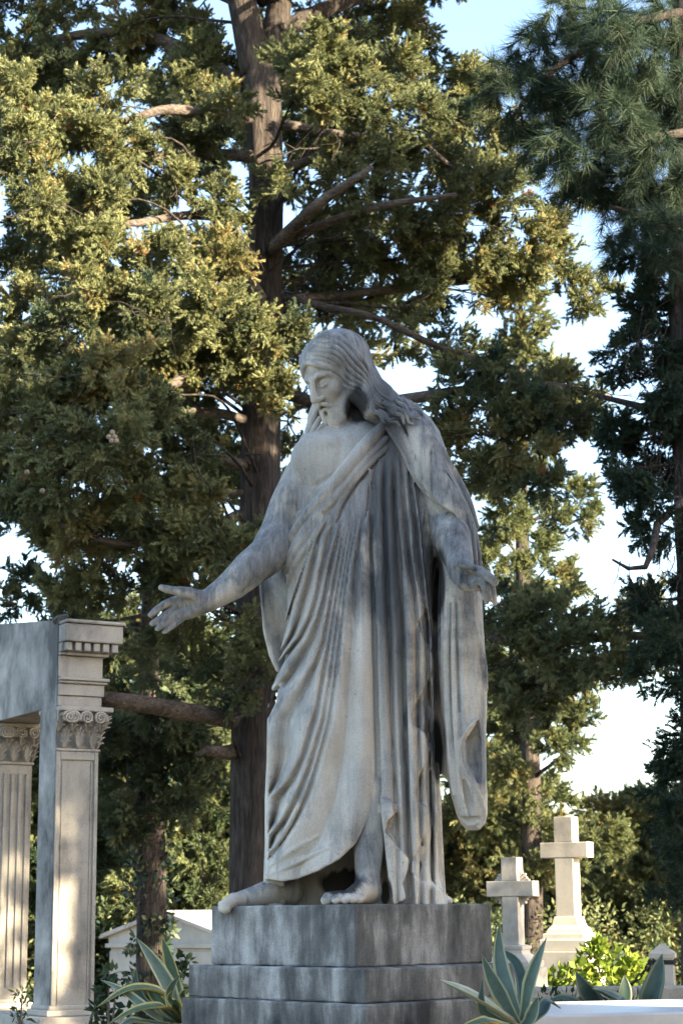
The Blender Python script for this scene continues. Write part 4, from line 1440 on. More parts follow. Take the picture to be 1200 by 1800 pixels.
# bent wire hoop beside the pedestal corner
mm = MB()
mm.tube(catmull([P(886, 1682, 8.0), P(893, 1677, 8.0), P(904, 1683, 8.0), P(910, 1698, 8.0), P(912, 1722, 8.0), P(914, 1830, 8.0), P(915, 2000, 8.0)], 22), 0.006, 6)
hoop = mm.build('wire_hoop', M_IRON, None, smooth=True)
tag(hoop, 'bent black wire hoop beside the pedestal', 'wire')
# ------------------------------------------------------------------ foliage
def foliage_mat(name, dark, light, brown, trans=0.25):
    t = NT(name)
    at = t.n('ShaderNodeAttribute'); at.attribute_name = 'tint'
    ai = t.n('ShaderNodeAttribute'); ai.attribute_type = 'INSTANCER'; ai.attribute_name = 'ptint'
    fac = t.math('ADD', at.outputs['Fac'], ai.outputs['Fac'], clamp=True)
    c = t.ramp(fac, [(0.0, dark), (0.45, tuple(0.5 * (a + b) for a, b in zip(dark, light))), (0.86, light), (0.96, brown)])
    t.color(c).rough(0.62)
    t.b.inputs['Specular IOR Level'].default_value = 0.2
    tr = t.n('ShaderNodeBsdfTranslucent')
    t.l(c, tr.inputs['Color'])
    mx = t.n('ShaderNodeMixShader'); mx.inputs[0].default_value = trans
    out = t.t.nodes['Material Output']
    t.l(t.b.outputs[0], mx.inputs[1]); t.l(tr.outputs[0], mx.inputs[2]); t.l(mx.outputs[0], out.inputs['Surface'])
    return t.m


def bark_mat(name, a, b, c):
    t = NT(name)
    v = t.coord((1, 1, 0.12))
    n1 = t.noise(v, 42, 6, 0.7, 0.6)
    n2 = t.noise(t.coord(), 3.0, 4, 0.6)
    m = t.math('ADD', t.math('MULTIPLY', n1, 0.75), t.math('MULTIPLY', n2, 0.25))
    t.color(t.ramp(m, [(0.35, a), (0.5, b), (0.66, c)])).rough(0.9)
    t.bump(n1, 1.0, 0.06)
    return t.m

M_BARK = bark_mat('cypress_bark', (0.020, 0.016, 0.015), (0.062, 0.050, 0.044), (0.14, 0.115, 0.10))
def limb_mat():
    t = NT('limb_bark')
    n1 = t.noise(t.coord((.35, .6, 1.3)), 55, 6, 0.7, 0.5)
    n2 = t.noise(t.coord(), 6.0, 5, 0.65)
    m = t.math('ADD', t.math('MULTIPLY', n1, 0.6), t.math('MULTIPLY', n2, 0.4))
    t.color(t.ramp(m, [(0.38, (0.03, 0.024, 0.02)), (0.5, (0.09, 0.072, 0.06)), (0.64, (0.20, 0.165, 0.14))])).rough(0.9)
    t.bump(n1, 0.8, 0.02)
    return t.m

M_LIMB = limb_mat()
M_TWIG = bark_mat('dry_twig', (0.14, 0.11, 0.085), (0.26, 0.205, 0.16), (0.38, 0.32, 0.26))
M_CYP = foliage_mat('cypress_foliage', (0.018, 0.048, 0.038), (0.28, 0.29, 0.13), (0.42, 0.20, 0.08), 0.22)
M_FAR = foliage_mat('far_foliage', (0.028, 0.054, 0.030), (0.18, 0.20, 0.085), (0.30, 0.16, 0.07), 0.22)
M_PINE = foliage_mat('pine_needles', (0.022, 0.046, 0.034), (0.075, 0.10, 0.055), (0.20, 0.10, 0.05))
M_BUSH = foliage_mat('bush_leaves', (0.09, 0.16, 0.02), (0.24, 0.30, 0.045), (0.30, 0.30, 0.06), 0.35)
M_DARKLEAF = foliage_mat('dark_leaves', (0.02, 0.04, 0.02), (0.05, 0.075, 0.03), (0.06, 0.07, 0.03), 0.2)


def unit(v):
    return v / (np.linalg.norm(v, axis=-1, keepdims=True) + 1e-9)


def rdir(n):
    return unit(RNG.normal(size=(n, 3)))


def spray_mesh(kind):
    """unit-long plume along +X: sprays of scale twigs (cypress) or a fan of needles (pine)"""
    V, T = [], []
    if kind == 'needle':
        n = 150
        t = RNG.uniform(.1, 1.0, n)
        b = np.stack([t, np.zeros(n), np.zeros(n)], 1)
        d = unit(np.array([.85, 0, 0]) + rdir(n) * .85)
        L = RNG.uniform(.45, .75, n); Wd = np.full(n, .022)
        nn = rdir(n)
    else:
        ns, nt = 18, 62
        s_ = RNG.uniform(.02, .95, ns)
        sb = np.stack([s_, np.zeros(ns), np.zeros(ns)], 1)
        th = np.arange(ns) * 2.4 + RNG.uniform(0, .5, ns)
        ra = np.stack([np.zeros(ns), np.cos(th), np.sin(th)], 1)
        sd_ = unit(np.array([.72, 0, 0]) + ra * RNG.uniform(.55, 1.0, ns)[:, None])
        sl = RNG.uniform(.32, .58, ns) * (1.1 - .4 * s_)
        t = RNG.uniform(.0, 1.0, (ns, nt)) ** .8
        b = sb[:, None] + sd_[:, None] * (sl[:, None] * t)[..., None] + RNG.normal(0, .018, (ns, nt, 3))
        d = unit(sd_[:, None] * .8 + unit(RNG.normal(size=(ns, nt, 3))) * (.85 - .4 * t)[..., None])
        n = ns * nt
        b, d = b.reshape(-1, 3), d.reshape(-1, 3)
        L = RNG.uniform(.085, .16, n); Wd = RNG.uniform(.028, .042, n)
        o_ = np.repeat(ra, nt, 0) + RNG.normal(0, .45, (n, 3))
        nn = unit(o_ - d * (o_ * d).sum(1, keepdims=True))
    side = unit(np.cross(d, nn))
    v = np.stack([b + side * Wd[:, None] * .5, b + d * L[:, None], b - side * Wd[:, None] * .5], 1).reshape(-1, 3)
    me = mesh_np('plume_' + kind, v, np.arange(n * 3).reshape(n, 3))
    a = me.attributes.new('tint', 'FLOAT', 'POINT')
    a.data.foreach_set('value', np.repeat(RNG.normal(0, .09, n), 3).astype(np.float32))
    return me

_PROTO = {}


def plume_protos(mat, kind):
    key = (mat.name, kind)
    if key not in _PROTO:
        out = []
        for k in range(4):
            me = spray_mesh(kind); me.materials.append(mat)
            out.append(bpy.data.objects.new('plume', me))
        _PROTO[key] = out
    return _PROTO[key]


def scatter_group(name, protos):
    """geometry nodes: grow a plume on every point of the crown"""
    g = bpy.data.node_groups.new(name, 'GeometryNodeTree')
    g.interface.new_socket('Geometry', in_out='INPUT', socket_type='NodeSocketGeometry')
    g.interface.new_socket('Geometry', in_out='OUTPUT', socket_type='NodeSocketGeometry')
    gi, go = g.nodes.new('NodeGroupInput'), g.nodes.new('NodeGroupOutput')
    jn = g.nodes.new('GeometryNodeJoinGeometry')

    def named(nm, typ):
        n = g.nodes.new('GeometryNodeInputNamedAttribute'); n.data_type = typ
        n.inputs['Name'].default_value = nm
        return n.outputs['Attribute']
    for k, ob in enumerate(protos):
        oi = g.nodes.new('GeometryNodeObjectInfo'); oi.inputs['Object'].default_value = ob
        cmp_ = g.nodes.new('FunctionNodeCompare'); cmp_.data_type = 'INT'; cmp_.operation = 'EQUAL'
        g.links.new(named('variant', 'INT'), cmp_.inputs[2]); cmp_.inputs[3].default_value = k
        ip_ = g.nodes.new('GeometryNodeInstanceOnPoints')
        g.links.new(gi.outputs[0], ip_.inputs['Points'])
        g.links.new(cmp_.outputs[0], ip_.inputs['Selection'])
        g.links.new(oi.outputs['Geometry'], ip_.inputs['Instance'])
        er = g.nodes.new('FunctionNodeEulerToRotation')
        g.links.new(named('turn', 'FLOAT_VECTOR'), er.inputs[0])
        g.links.new(er.outputs[0], ip_.inputs['Rotation'])
        g.links.new(named('size', 'FLOAT_VECTOR'), ip_.inputs['Scale'])
        g.links.new(ip_.outputs[0], jn.inputs[0])
    g.links.new(jn.outputs[0], go.inputs[0])
    return g


class Foliage:
    """collects the leaves of ONE crown: plumes (grown by geometry nodes) and broad leaves (mesh)"""
    def __init__(self):
        self.V, self.T = [], []
        self.pl = []       # plumes: origin, direction, length, tint
        self.twV = []      # thin branchlets
        self.kind = 'cypress'

    def leaves(self, base, direc, normal, length, width, tint):
        side = unit(np.cross(direc, normal))
        L, W = length[:, None], width[:, None]
        tip = base + direc * L
        mid = base + direc * L * 0.45
        v = np.stack([base, mid + side * W * 0.5, tip, mid - side * W * 0.5], 1)
        self.V.append(v.reshape(-1, 3)); self.T.append(np.repeat(tint, 4))

    def plumes(self, o, d, L, tint):
        N = len(o)
        self.twV.append((o, o + d * L[:, None] * 0.9, np.full(N, 0.0035)))
        tint = np.clip(tint, 0.05, 0.82)
        dead = RNG.random(N) < 0.012
        tint = np.where(dead, 1.2, tint); L = np.where(dead, L * .55, L)
        self.pl.append((o, d, L, tint))

    def clump(self, c, R, axis, n=15, tint=0.35, flat=0.8, lift=0.25, size=1.0):
        """clump of plumes round c, growing outwards from the tree axis"""
        m = max(3, n // 8)                                  # pom-pom tufts with gaps between them
        q = rdir(m) * (RNG.random(m) ** 0.45)[:, None] * R * 0.82
        q[:, 2] *= flat
        p = q[RNG.integers(0, m, n)]
        e = rdir(n)
        p0 = p
        p = p + e * RNG.uniform(.01, .05, n)[:, None] * size
        out = np.array(c) - np.array(axis); out[2] *= 0.2
        out = out / (np.linalg.norm(out) + 1e-9)
        d = unit(e * 0.85 + unit(p0) * 0.35 + out * 0.35 + np.array([0, 0, lift]))
        L = RNG.uniform(0.10, 0.18, n) * size
        self.plumes(np.array(c) + p, d, L, tint + RNG.normal(0, 0.12, n))

    def needles(self, c, R, n=26, tint=0.3, droop=0.5):
        """pine shoots hanging with fans of needles"""
        p = np.array(c) + rdir(n) * (RNG.random(n) ** 0.45)[:, None] * R
        d = unit(rdir(n) * 0.7 + np.array([-0.2, 0, -droop]))
        self.plumes(p, d, RNG.uniform(0.13, 0.22, n), tint + RNG.normal(0, 0.12, n))

    def broad(self, c, R, n=120, size=(0.07, 0.035), tint=0.5, flat=0.8):
        p = rdir(n) * (RNG.random(n) ** 0.4)[:, None] * R
        p[:, 2] *= flat
        d = unit(rdir(n) + unit(p) * 0.8 + np.array([0, 0, 0.2]))
        self.leaves(np.array(c) + p, d, unit(rdir(n) + np.array([0, 0, 0.8])), size[0] * RNG.uniform(.7, 1.3, n), size[1] * RNG.uniform(.7, 1.3, n),
                    np.clip(tint + RNG.normal(0, 0.2, n), 0, 0.9))

    def build(self, name, mat, parent, kind=None):
        o = None
        if self.pl:
            pos = np.concatenate([q[0] for q in self.pl]); d = np.concatenate([q[1] for q in self.pl])
            L = np.concatenate([q[2] for q in self.pl]); ti = np.concatenate([q[3] for q in self.pl])
            n = len(pos)
            org = np.array(parent.location) if parent is not None else np.zeros(3)
            me = bpy.data.meshes.new(name)
            me.vertices.add(n)
            me.vertices.foreach_set('co', pos.astype(np.float32).ravel())
            turn = np.stack([RNG.uniform(0, 6.28, n), -np.arcsin(np.clip(d[:, 2], -1, 1)), np.arctan2(d[:, 1], d[:, 0])], 1)
            wide = RNG.uniform(.85, 1.2, n)
            for nm, ty, fld, val in (('turn', 'FLOAT_VECTOR', 'vector', turn), ('size', 'FLOAT_VECTOR', 'vector', np.stack([L, L * wide, L * wide], 1)),
                                     ('ptint', 'FLOAT', 'value', ti), ('variant', 'INT', 'value', RNG.integers(0, 4, n))):
                a = me.attributes.new(nm, ty, 'POINT')
                a.data.foreach_set(fld, (val.astype(np.int32) if ty == 'INT' else val.astype(np.float32)).ravel())
            me.materials.append(mat)
            me.update()
            o = add_obj(name, me, mat, parent)
            md = o.modifiers.new('plumes', 'NODES')
            md.node_group = scatter_group('grow_plumes', plume_protos(mat, self.kind))
            if kind: o['kind'] = kind
        if self.V:
            v = np.concatenate(self.V); n = len(v) // 4
            me = mesh_np('leaves', v, np.arange(n * 4).reshape(n, 4))
            a = me.attributes.new('tint', 'FLOAT', 'POINT')
            a.data.foreach_set('value', np.concatenate(self.T).astype(np.float32))
            o2 = add_obj(name if o is None else 'leaves', me, mat, parent)
            if kind: o2['kind'] = kind
            o = o or o2
        return o

    def build_twigs(self, name, mat, parent, keep=1.0):
        a = np.concatenate([t[0] for t in self.twV]); b = np.concatenate([t[1] for t in self.twV]); r = np.concatenate([t[2] for t in self.twV])
        if keep < 1:
            m = RNG.random(len(a)) < keep; a, b, r = a[m], b[m], r[m]
        d = unit(b - a)
        s = unit(np.cross(d, rdir(len(d)))); u = np.cross(d, s)
        ring = []
        for k in range(3):
            th = 2 * math.pi * k / 3
            ring.append((s * math.cos(th) + u * math.sin(th)) * r[:, None])
        v = np.stack([a + ring[0], a + ring[1], a + ring[2], b + ring[0] * .4, b + ring[1] * .4, b + ring[2] * .4], 1).reshape(-1, 3)
        n = len(a)
        base = (np.arange(n) * 6)[:, None]
        f = np.concatenate([base + np.array([[0, 1, 4, 3]]), base + np.array([[1, 2, 5, 4]]), base + np.array([[2, 0, 3, 5]])])
        return add_obj(name, mesh_np(name, v, f), mat, parent)


class Wood:
    """trunk, limbs and bare twigs of ONE tree"""
    def __init__(self):
        self.m = MB()

    def limb(self, pts, radii, seg=8, n=None, wob=0.0, rough=0.035):
        pts = np.asarray(pts, float)
        n = n or max(5, int(np.linalg.norm(np.diff(pts, axis=0), axis=1).sum() / 0.12))
        q = []
        s = np.linspace(0, len(pts) - 1, n)
        # catmull in 3-D by parameter
        e = np.vstack([2 * pts[0] - pts[1], pts, 2 * pts[-1] - pts[-2]])
        for u in s:
            i = int(min(u, len(pts) - 2)); t = u - i
            p0, p1, p2, p3 = e[i], e[i + 1], e[i + 2], e[i + 3]
            q.append(0.5 * ((2 * p1) + (p2 - p0) * t + (2 * p0 - 5 * p1 + 4 * p2 - p3) * t * t + (3 * p1 - p0 - 3 * p2 + p3) * t ** 3))
        q = np.array(q)
        if wob > 0:
            w = RNG.normal(0, wob, (n, 3)); w[0] = 0
            for _ in range(2):
                w[1:-1] = .5 * w[1:-1] + .25 * (w[:-2] + w[2:])
            q = q + w
        r = np.interp(np.linspace(0, 1, n), np.linspace(0, 1, len(radii)), radii)
        self.m.tube(list(q), list(r), seg, rough)
        return q

    def trunk(self, pts, radii, seg=22, n=70, flute=0.10):
        pts = np.asarray(pts, float)
        s = np.linspace(0, len(pts) - 1, n)
        c = np.stack([np.interp(s, np.arange(len(pts)), pts[:, k]) for k in range(3)], 1)
        for _ in range(3):
            c[1:-1] = .5 * c[1:-1] + .25 * (c[:-2] + c[2:])
        r = np.interp(s, np.arange(len(pts)), radii)
        ph = RNG.uniform(0, 6.28, 6)
        rings = []
        for i in range(n):
            th = np.linspace(0, 2 * math.pi, seg, endpoint=False)
            z = c[i, 2]
            k = 1 + flute * (0.45 * np.sin(3 * th + ph[0] + z * .7) + 0.3 * np.sin(5 * th + ph[1] - z * .9) + 0.25 * np.sin(9 * th + ph[2] + z * .5)) + RNG.normal(0, 0.012, seg)
            rings.append([(c[i, 0] + r[i] * k[j] * math.cos(th[j]), c[i, 1] + r[i] * k[j] * math.sin(th[j]), z) for j in range(seg)])
        self.m.loft(rings)

    def bare_twig(self, p, d, L, r=0.005):
        """crooked dead twig with two side shoots"""
        p = np.asarray(p, float); d = unit(np.asarray(d, float))
        q = [p]
        n = 7
        for i in range(n):
            d = unit(d + RNG.normal(0, 0.28, 3) + np.array([0, 0, -0.04]))
            q.append(q[-1] + d * L / n)
        self.m.tube(q, list(np.linspace(r, r * .35, n + 1)), 4)
        for i in (2, 3, 5):
            d2 = unit(unit(q[i + 1] - q[i]) * .7 + RNG.normal(0, 0.6, 3))
            q2 = [q[i]]
            for k in range(4):
                d2 = unit(d2 + RNG.normal(0, 0.3, 3)); q2.append(q2[-1] + d2 * L * 0.1)
            self.m.tube(q2, list(np.linspace(r * .6, r * .25, 5)), 3)


def px_limb(w, pts, r_px, wob=0.01, seg=8):
    q = [P(*p) for p in pts]
    m_ = mpp(float(np.mean([p[2] for p in pts])), float(np.mean([p[1] for p in pts])))
    return w.limb(q, [r * m_ for r in r_px], seg, wob=wob)

# ================================================================== main cypress
cyp = empty('cypress_tree', tuple(P(450, 1600, 12.0) * np.array([1, 1, 0])))
tag(cyp, 'tall cypress with a thick fluted trunk rising directly behind the statue', 'tree')
W = Wood()
tp = [(450, 2000, 58), (449, 1600, 53), (447, 1400, 50), (446, 1250, 47), (453, 1000, 44), (456, 800, 42), (459, 620, 40), (463, 480, 38), (467, 330, 36), (462, 180, 38), (458, 95, 41)]
TYc = 12.0
base_c = P(450, 1700, TYc)
pts = [P(a, b, TYc) for a, b, c in tp]; pts[0][2] = 0.0; pts[0][0] = base_c[0]
W.trunk(pts, [c * .82 * mpp(TYc, b) for a, b, c in tp])
px_limb(W, [(452, 130, 12), (436, 50, 11.95), (414, -60, 11.9), (400, -260, 11.9)], [30, 27, 24, 18], 0.0, 14)
px_limb(W, [(464, 130, 12), (484, 50, 12.05), (500, -60, 12.1), (515, -260, 12.1)], [27, 23, 20, 15], 0.0, 14)
px_limb(W, [(490, 60, 12), (560, 20, 12.2), (640, -10, 12.4), (760, -60, 12.6)], [17, 15, 13, 9])
TY0 = 11.86
LIMBS = [
    ([(475, 440, TY0), (515, 392, 11.5), (560, 352, 11.3), (605, 330, 11.2), (660, 300, 11.2)], [14, 12, 10, 8, 5]),
    ([(488, 428, TY0), (545, 402, 11.6), (620, 372, 11.4), (700, 352, 11.3), (800, 340, 11.4)], [9, 8, 7, 6, 4]),
    ([(452, 530, 11.7), (432, 495, 11.6), (417, 455, 11.5), (405, 405, 11.4)], [20, 17, 13, 9]),
    ([(440, 388, TY0), (390, 382, 11.6), (330, 380, 11.4), (265, 388, 11.2), (205, 394, 11.0)], [10, 9, 8, 7, 5]),
    ([(440, 206, TY0), (380, 204, 11.6), (330, 194, 11.4), (265, 196, 11.2), (180, 230, 11)], [12, 11, 10, 8, 5]),
    ([(440, 275, TY0), (370, 272, 11.7), (310, 266, 11.6), (240, 280, 11.4)], [11, 10, 9, 6]),
    ([(498, 515, TY0), (550, 531, 11.7), (610, 548, 11.6), (690, 573, 11.6), (772, 607, 11.7), (860, 640, 11.6)], [7, 6, 6, 6, 6, 4]),
    ([(495, 220, 12), (560, 235, 12.1), (660, 245, 12.1), (760, 270, 12)], [10, 9, 8, 5]),
    ([(428, 738, TY0), (380, 725, 11.6), (330, 722, 11.4), (285, 737, 11.2)], [9, 9, 8, 5]),
    ([(432, 818, TY0), (402, 806, 11.6), (368, 796, 11.5)], [11, 9, 8]),
    ([(425, 866, TY0), (370, 864, 11.7), (320, 868, 11.6), (260, 860, 11.4)], [6, 5, 5, 3]),
    ([(410, 1266, 11.85), (330, 1251, 11.5), (260, 1241, 11.2), (180, 1229, 10.9)], [17, 16, 15, 13]),
    ([(410, 1322, 11.9), (388, 1327, 11.75), (366, 1322, 11.6), (350, 1326, 11.5)], [15, 11, 8, 3]),
    ([(495, 520, 12), (600, 520, 12.2), (760, 500, 12.3), (860, 496, 12.3), (960, 500, 12.4)], [8, 8, 7, 7, 4]),
    ([(497, 690, 12), (620, 720, 11.8), (760, 690, 11.6), (930, 682, 11.4), (1060, 690, 11.4)], [12, 11, 10, 9, 5]),
    ([(497, 1010, 12), (700, 1090, 11.7), (900, 1125, 11.4), (1000, 1127, 11.3), (1150, 1118, 11.2)], [13, 12, 11, 10, 7]),
    ([(420, 610, TY0), (330, 660, 11.2), (220, 700, 10.7), (110, 720, 10.6)], [12, 10, 7, 4]),
    ([(420, 905, TY0), (330, 940, 11.2), (200, 950, 10.9), (100, 930, 10.9)], [11, 9, 6, 4]),
    ([(425, 480, TY0), (330, 500, 11.2), (220, 520, 10.8), (120, 540, 10.7)], [10, 8, 6, 4]),
    ([(430, 150, 12.1), (330, 90, 12.5), (200, 60, 12.8), (60, 70, 13.0)], [12, 11, 9, 6]),
    ([(495, 150, 12.1), (600, 110, 12.4), (720, 150, 12.6), (860, 200, 12.6)], [9, 8, 8, 6]),
    ([(495, 300, 11.9), (600, 260, 11.6), (720, 240, 11.5), (800, 300, 11.6)], [9, 8, 6, 4]),
]
for pts_, r_ in LIMBS:
    wl = Wood()
    px_limb(wl, pts_, r_, 0.018, 10)
    wl.m.build('limb', M_LIMB, cyp, smooth=True)
CL = """60 200 75 10.6;130 230 80 10.8;40 290 70 10.5;180 180 70 11;230 260 60 11;110 330 80 10.6;200 340 70 10.9;160 420 60 10.8;60 380 50 10.9;
270 480 75 10.9;180 520 70 10.7;330 530 70 10.9;120 570 60 10.7;250 570 80 10.7;380 480 55 11.2;420 550 60 11.1;330 440 50 11.3;20 470 40 11;50 560 50 10.9;
300 330 60 11.5;350 280 60 11.6;380 200 55 11.5;300 180 60 12.2;340 110 60 12.2;390 370 50 11.4;280 250 45 11.5;
510 110 60 11.3;570 110 72 11.2;540 180 62 11.2;610 170 60 11.3;690 130 55 11.5;730 200 60 11.5;650 230 50 11.4;700 280 55 11.5;760 260 50 11.6;620 300 50 11.5;660 350 55 11.5;565 270 40 11.6;490 330 36 11.5;780 330 55 11.6;840 320 55 11.7;880 370 55 11.8;720 390 50 11.8;
760 420 60 11.9;830 430 65 12;900 430 60 12.1;960 400 50 12.2;1000 370 40 12.3;780 500 55 12.2;860 510 60 12.2;930 480 55 12.3;1000 470 45 12.4;1040 520 45 12.5;720 470 45 12;650 480 38 12.2;580 450 40 12.3;560 520 40 12.4;620 540 40 12.3;
820 600 45 11.8;760 640 42 11.8;720 600 30 12;840 690 70 11.5;910 690 75 11.4;980 680 60 11.4;900 770 80 11.3;970 760 65 11.3;830 780 65 11.5;1020 730 45 11.5;860 850 60 11.5;940 840 50 11.4;790 730 50 11.7;800 850 40 11.9;
880 1090 60 11.5;950 1100 62 11.4;1020 1120 55 11.3;1090 1140 60 11.2;1150 1140 60 11.2;900 1160 65 11.5;970 1170 58 11.4;1040 1190 42 11.3;870 1240 50 11.6;930 1230 45 11.5;1000 1070 36 11.5;1120 1070 45 11.4;
60 660 70 10.8;130 690 80 10.6;200 680 80 10.5;100 760 80 10.6;190 770 85 10.4;260 720 60 10.7;50 760 60 10.8;130 850 75 10.7;220 860 70 10.7;60 860 55 11;300 800 55 11;170 930 65 11;260 940 60 11;90 940 45 11.2;340 880 55 11;330 960 60 11;400 940 65 10.9;430 990 45 10.9;250 1020 55 11.3;180 1030 50 11.4;110 1050 50 11.5;350 1050 40 11.4;
460 600 50 11.3;400 610 50 11.2;500 580 45 11.4;350 640 55 11.4;470 680 42 11.4;420 660 40 11.5;320 700 40 11.8;
450 1120 40 11.7;460 1190 45 11.6;430 1230 35 11.6;330 1130 50 12;270 1160 45 12.2;370 1190 40 12;
50 40 70 13;130 30 70 13;220 60 70 12.8;280 40 60 12.8;330 30 60 12.6;160 110 50 13;60 120 45 13.2;240 130 50 12.8;360 60 50 12.5;390 110 40 12.3;
560 30 60 13;620 60 55 13;680 40 45 13;740 40 36 13;790 130 45 12.6;830 200 55 12.6;850 160 40 12.6;800 260 50 12.4;870 250 45 12.6;
515 650 34 12.4;520 720 34 12.5;512 790 30 12.6;380 760 42 12.4;395 830 36 12.5;350 720 36 12.4;640 620 32 12.4;680 690 30 12.5;10 620 45 11.3;20 720 45 11.3;290 640 50 11.2;240 620 55 11;70 480 35 11.6;560 390 36 11.9;620 420 34 12;700 430 34 12"""
F = Foliage()
axis_pt = lambda z: np.array([P(456, 700, TYc)[0], TYc, z])
for item in CL.replace('\n', '').split(';'):
    a = [float(v) for v in item.split()]
    c = P(a[0], a[1], a[3])
    R = a[2] * mpp(a[3], a[1])
    F.clump(c, R, axis_pt(c[2]), n=max(12, int(38 * (a[2] / 60) ** 1.7)), tint=0.55 + RNG.normal(0, 0.14))
    if RNG.random() < 0.4:
        W.limb([axis_pt(c[2] - RNG.uniform(0.0, 0.6)), 0.5 * (axis_pt(c[2]) + c) + RNG.normal(0, .1, 3), c], [0.014, 0.009, 0.004], 5, wob=0.05)
# crown above the picture
for k in range(110):
    z = RNG.uniform(8.2, 12.6)
    th = RNG.uniform(0, 6.28) if k % 2 else RNG.uniform(-1.5, 0.3); rr = RNG.uniform(0.4, 2.7) * (13.5 - z) / 4.5
    c = np.array([base_c[0] + rr * math.cos(th), TYc + rr * math.sin(th), z])
    F.clump(c, 0.45, axis_pt(z), n=16, size=2.0)
    if k % 3 == 0:
        W.limb([axis_pt(z - 0.5), c], [0.03, 0.01], 5)
W.limb([P(400, -260, 11.9), np.array([base_c[0] - .1, 12, 11.0]), np.array([base_c[0], 12, 13.0])], [0.08, 0.06, 0.02], 8)
# crown at the back of the tree, unseen side
for k in range(26):
    z = RNG.uniform(4.0, 8.0); th = RNG.uniform(0.5, 2.6); rr = RNG.uniform(1.2, 2.4)
    c = np.array([base_c[0] + rr * math.cos(th), TYc + rr * math.sin(th), z])
    if project(*c)[0] > 600 and project(*c)[1] < 1000 and RNG.random() < 0.75: continue
    F.clump(c, 0.4, axis_pt(z), n=16, size=1.7, tint=0.3)
# dark inner growth behind the lit sprays
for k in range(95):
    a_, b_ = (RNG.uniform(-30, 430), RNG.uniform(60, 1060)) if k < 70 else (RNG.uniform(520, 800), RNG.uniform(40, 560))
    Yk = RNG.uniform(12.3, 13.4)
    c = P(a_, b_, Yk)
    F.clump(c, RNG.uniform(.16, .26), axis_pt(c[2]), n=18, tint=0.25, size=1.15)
# bare dead twigs
for k in range(150):
    it = CL.replace('\n', '').split(';')[int(RNG.integers(0, 120))].split()
    p = P(float(it[0]) + RNG.normal(0, 40), float(it[1]) + RNG.normal(0, 40), float(it[3]) - 0.1 + RNG.normal(0, 0.15))
    out = p - axis_pt(p[2]); out[2] = 0
    W.bare_twig(p, unit(out) + np.array([0, 0, RNG.normal(-.1, .5)]) + RNG.normal(0, .4, 3), RNG.uniform(0.15, 0.5), RNG.uniform(.003, .006))
for (a, b) in (((500, 515, 11.8), (600, 560, 11.4)), ((470, 480, 11.8), (640, 400, 11.2)), ((430, 800, 11.7), (480, 770, 11.5)), ((330, 860, 11.5), (300, 900, 11.2)), ((650, 400, 11.4), (700, 480, 11.3)), ((440, 1190, 11.5), (380, 1230, 11.3)), ((300, 300, 11.4), (330, 380, 11.2)), ((560, 260, 11.4), (480, 300, 11.2))):
    pa, pb = P(*a), P(*b)
    W.bare_twig(pa, pb - pa, np.linalg.norm(pb - pa), 0.008)
W.m.build('trunk', M_BARK, cyp, smooth=True)
F.build('crown', M_CYP, cyp, 'stuff')
F.build_twigs('branchlets', M_TWIG, cyp, 0.5)['kind'] = 'stuff'
print('plumes', sum(len(q[0]) for q in F.pl))
# ripe cones on the shaded side
M_CONE = stone('cypress_cone', (0.30, 0.24, 0.18), (0.22, 0.17, 0.125), (0.12, 0.09, 0.07), 0.5, 1, 0.8, 0.3, 0.5)
for (x_, y_) in ((192, 768), (197, 775), (202, 768), (198, 760), (205, 775), (75, 863), (48, 830)):
    bm = bmesh.new(); bmesh.ops.create_icosphere(bm, subdivisions=2, radius=0.016)
    for v in bm.verts: v.co *= 1 + 0.08 * math.sin(v.co.x * 500) * math.sin(v.co.z * 480)
    me = bpy.data.meshes.new('cone'); bm.to_mesh(me); bm.free()
    o = add_obj('cone', me, M_CONE, cyp)
    q = Vector(P(x_, y_, 10.05)); o.matrix_basis = Matrix.Translation(q)

# ================================================================== generic conifer
def conifer(px_, Y, label, clumps, trunk_pts, trunk_r, mat, group=None, name='conifer_tree', size=1.6, dens=13, tint=0.5, lift=0.2, extra=None):
    root = empty(name, tuple(P(px_, 1600, Y) * np.array([1, 1, 0])))
    tag(root, label, 'tree', group)
    w = Wood(); f = Foliage()
    pts = [P(a, b, Y) for a, b in trunk_pts]
    if len(pts): pts[0][2] = 0.0; pts[0][0] = P(px_, 1600, Y)[0]
    w.trunk(pts, trunk_r, 12, 40, 0.08)
    ax = np.array(pts)
    for (a, b, r, y_) in clumps:
        c = P(a, b, y_); R = r * mpp(y_, b)
        z = c[2]
        i = np.argmin(np.abs(ax[:, 2] - z))
        axp = np.array([np.interp(z, ax[:, 2], ax[:, 0]), Y, z])
        f.clump(c, R, axp, n=dens, tint=tint + RNG.normal(0, .1), size=size, lift=lift)
        w.limb([axp - np.array([0, 0, .2]), .5 * (axp + c) + np.array([0, 0, -.05]), c], [.03, .018, .006], 5, wob=.02)
    if extra: extra(w, f)
    w.m.build('trunk', M_BARK, root, smooth=True)
    f.build('crown', mat, root, 'stuff')
    return root


def CLP(s, Y, dy=0.6):
    out = []
    for it in s.split(';'):
        a = [float(v) for v in it.split()]
        out.append((a[0], a[1], a[2], Y + RNG.normal(0, dy)))
    return out

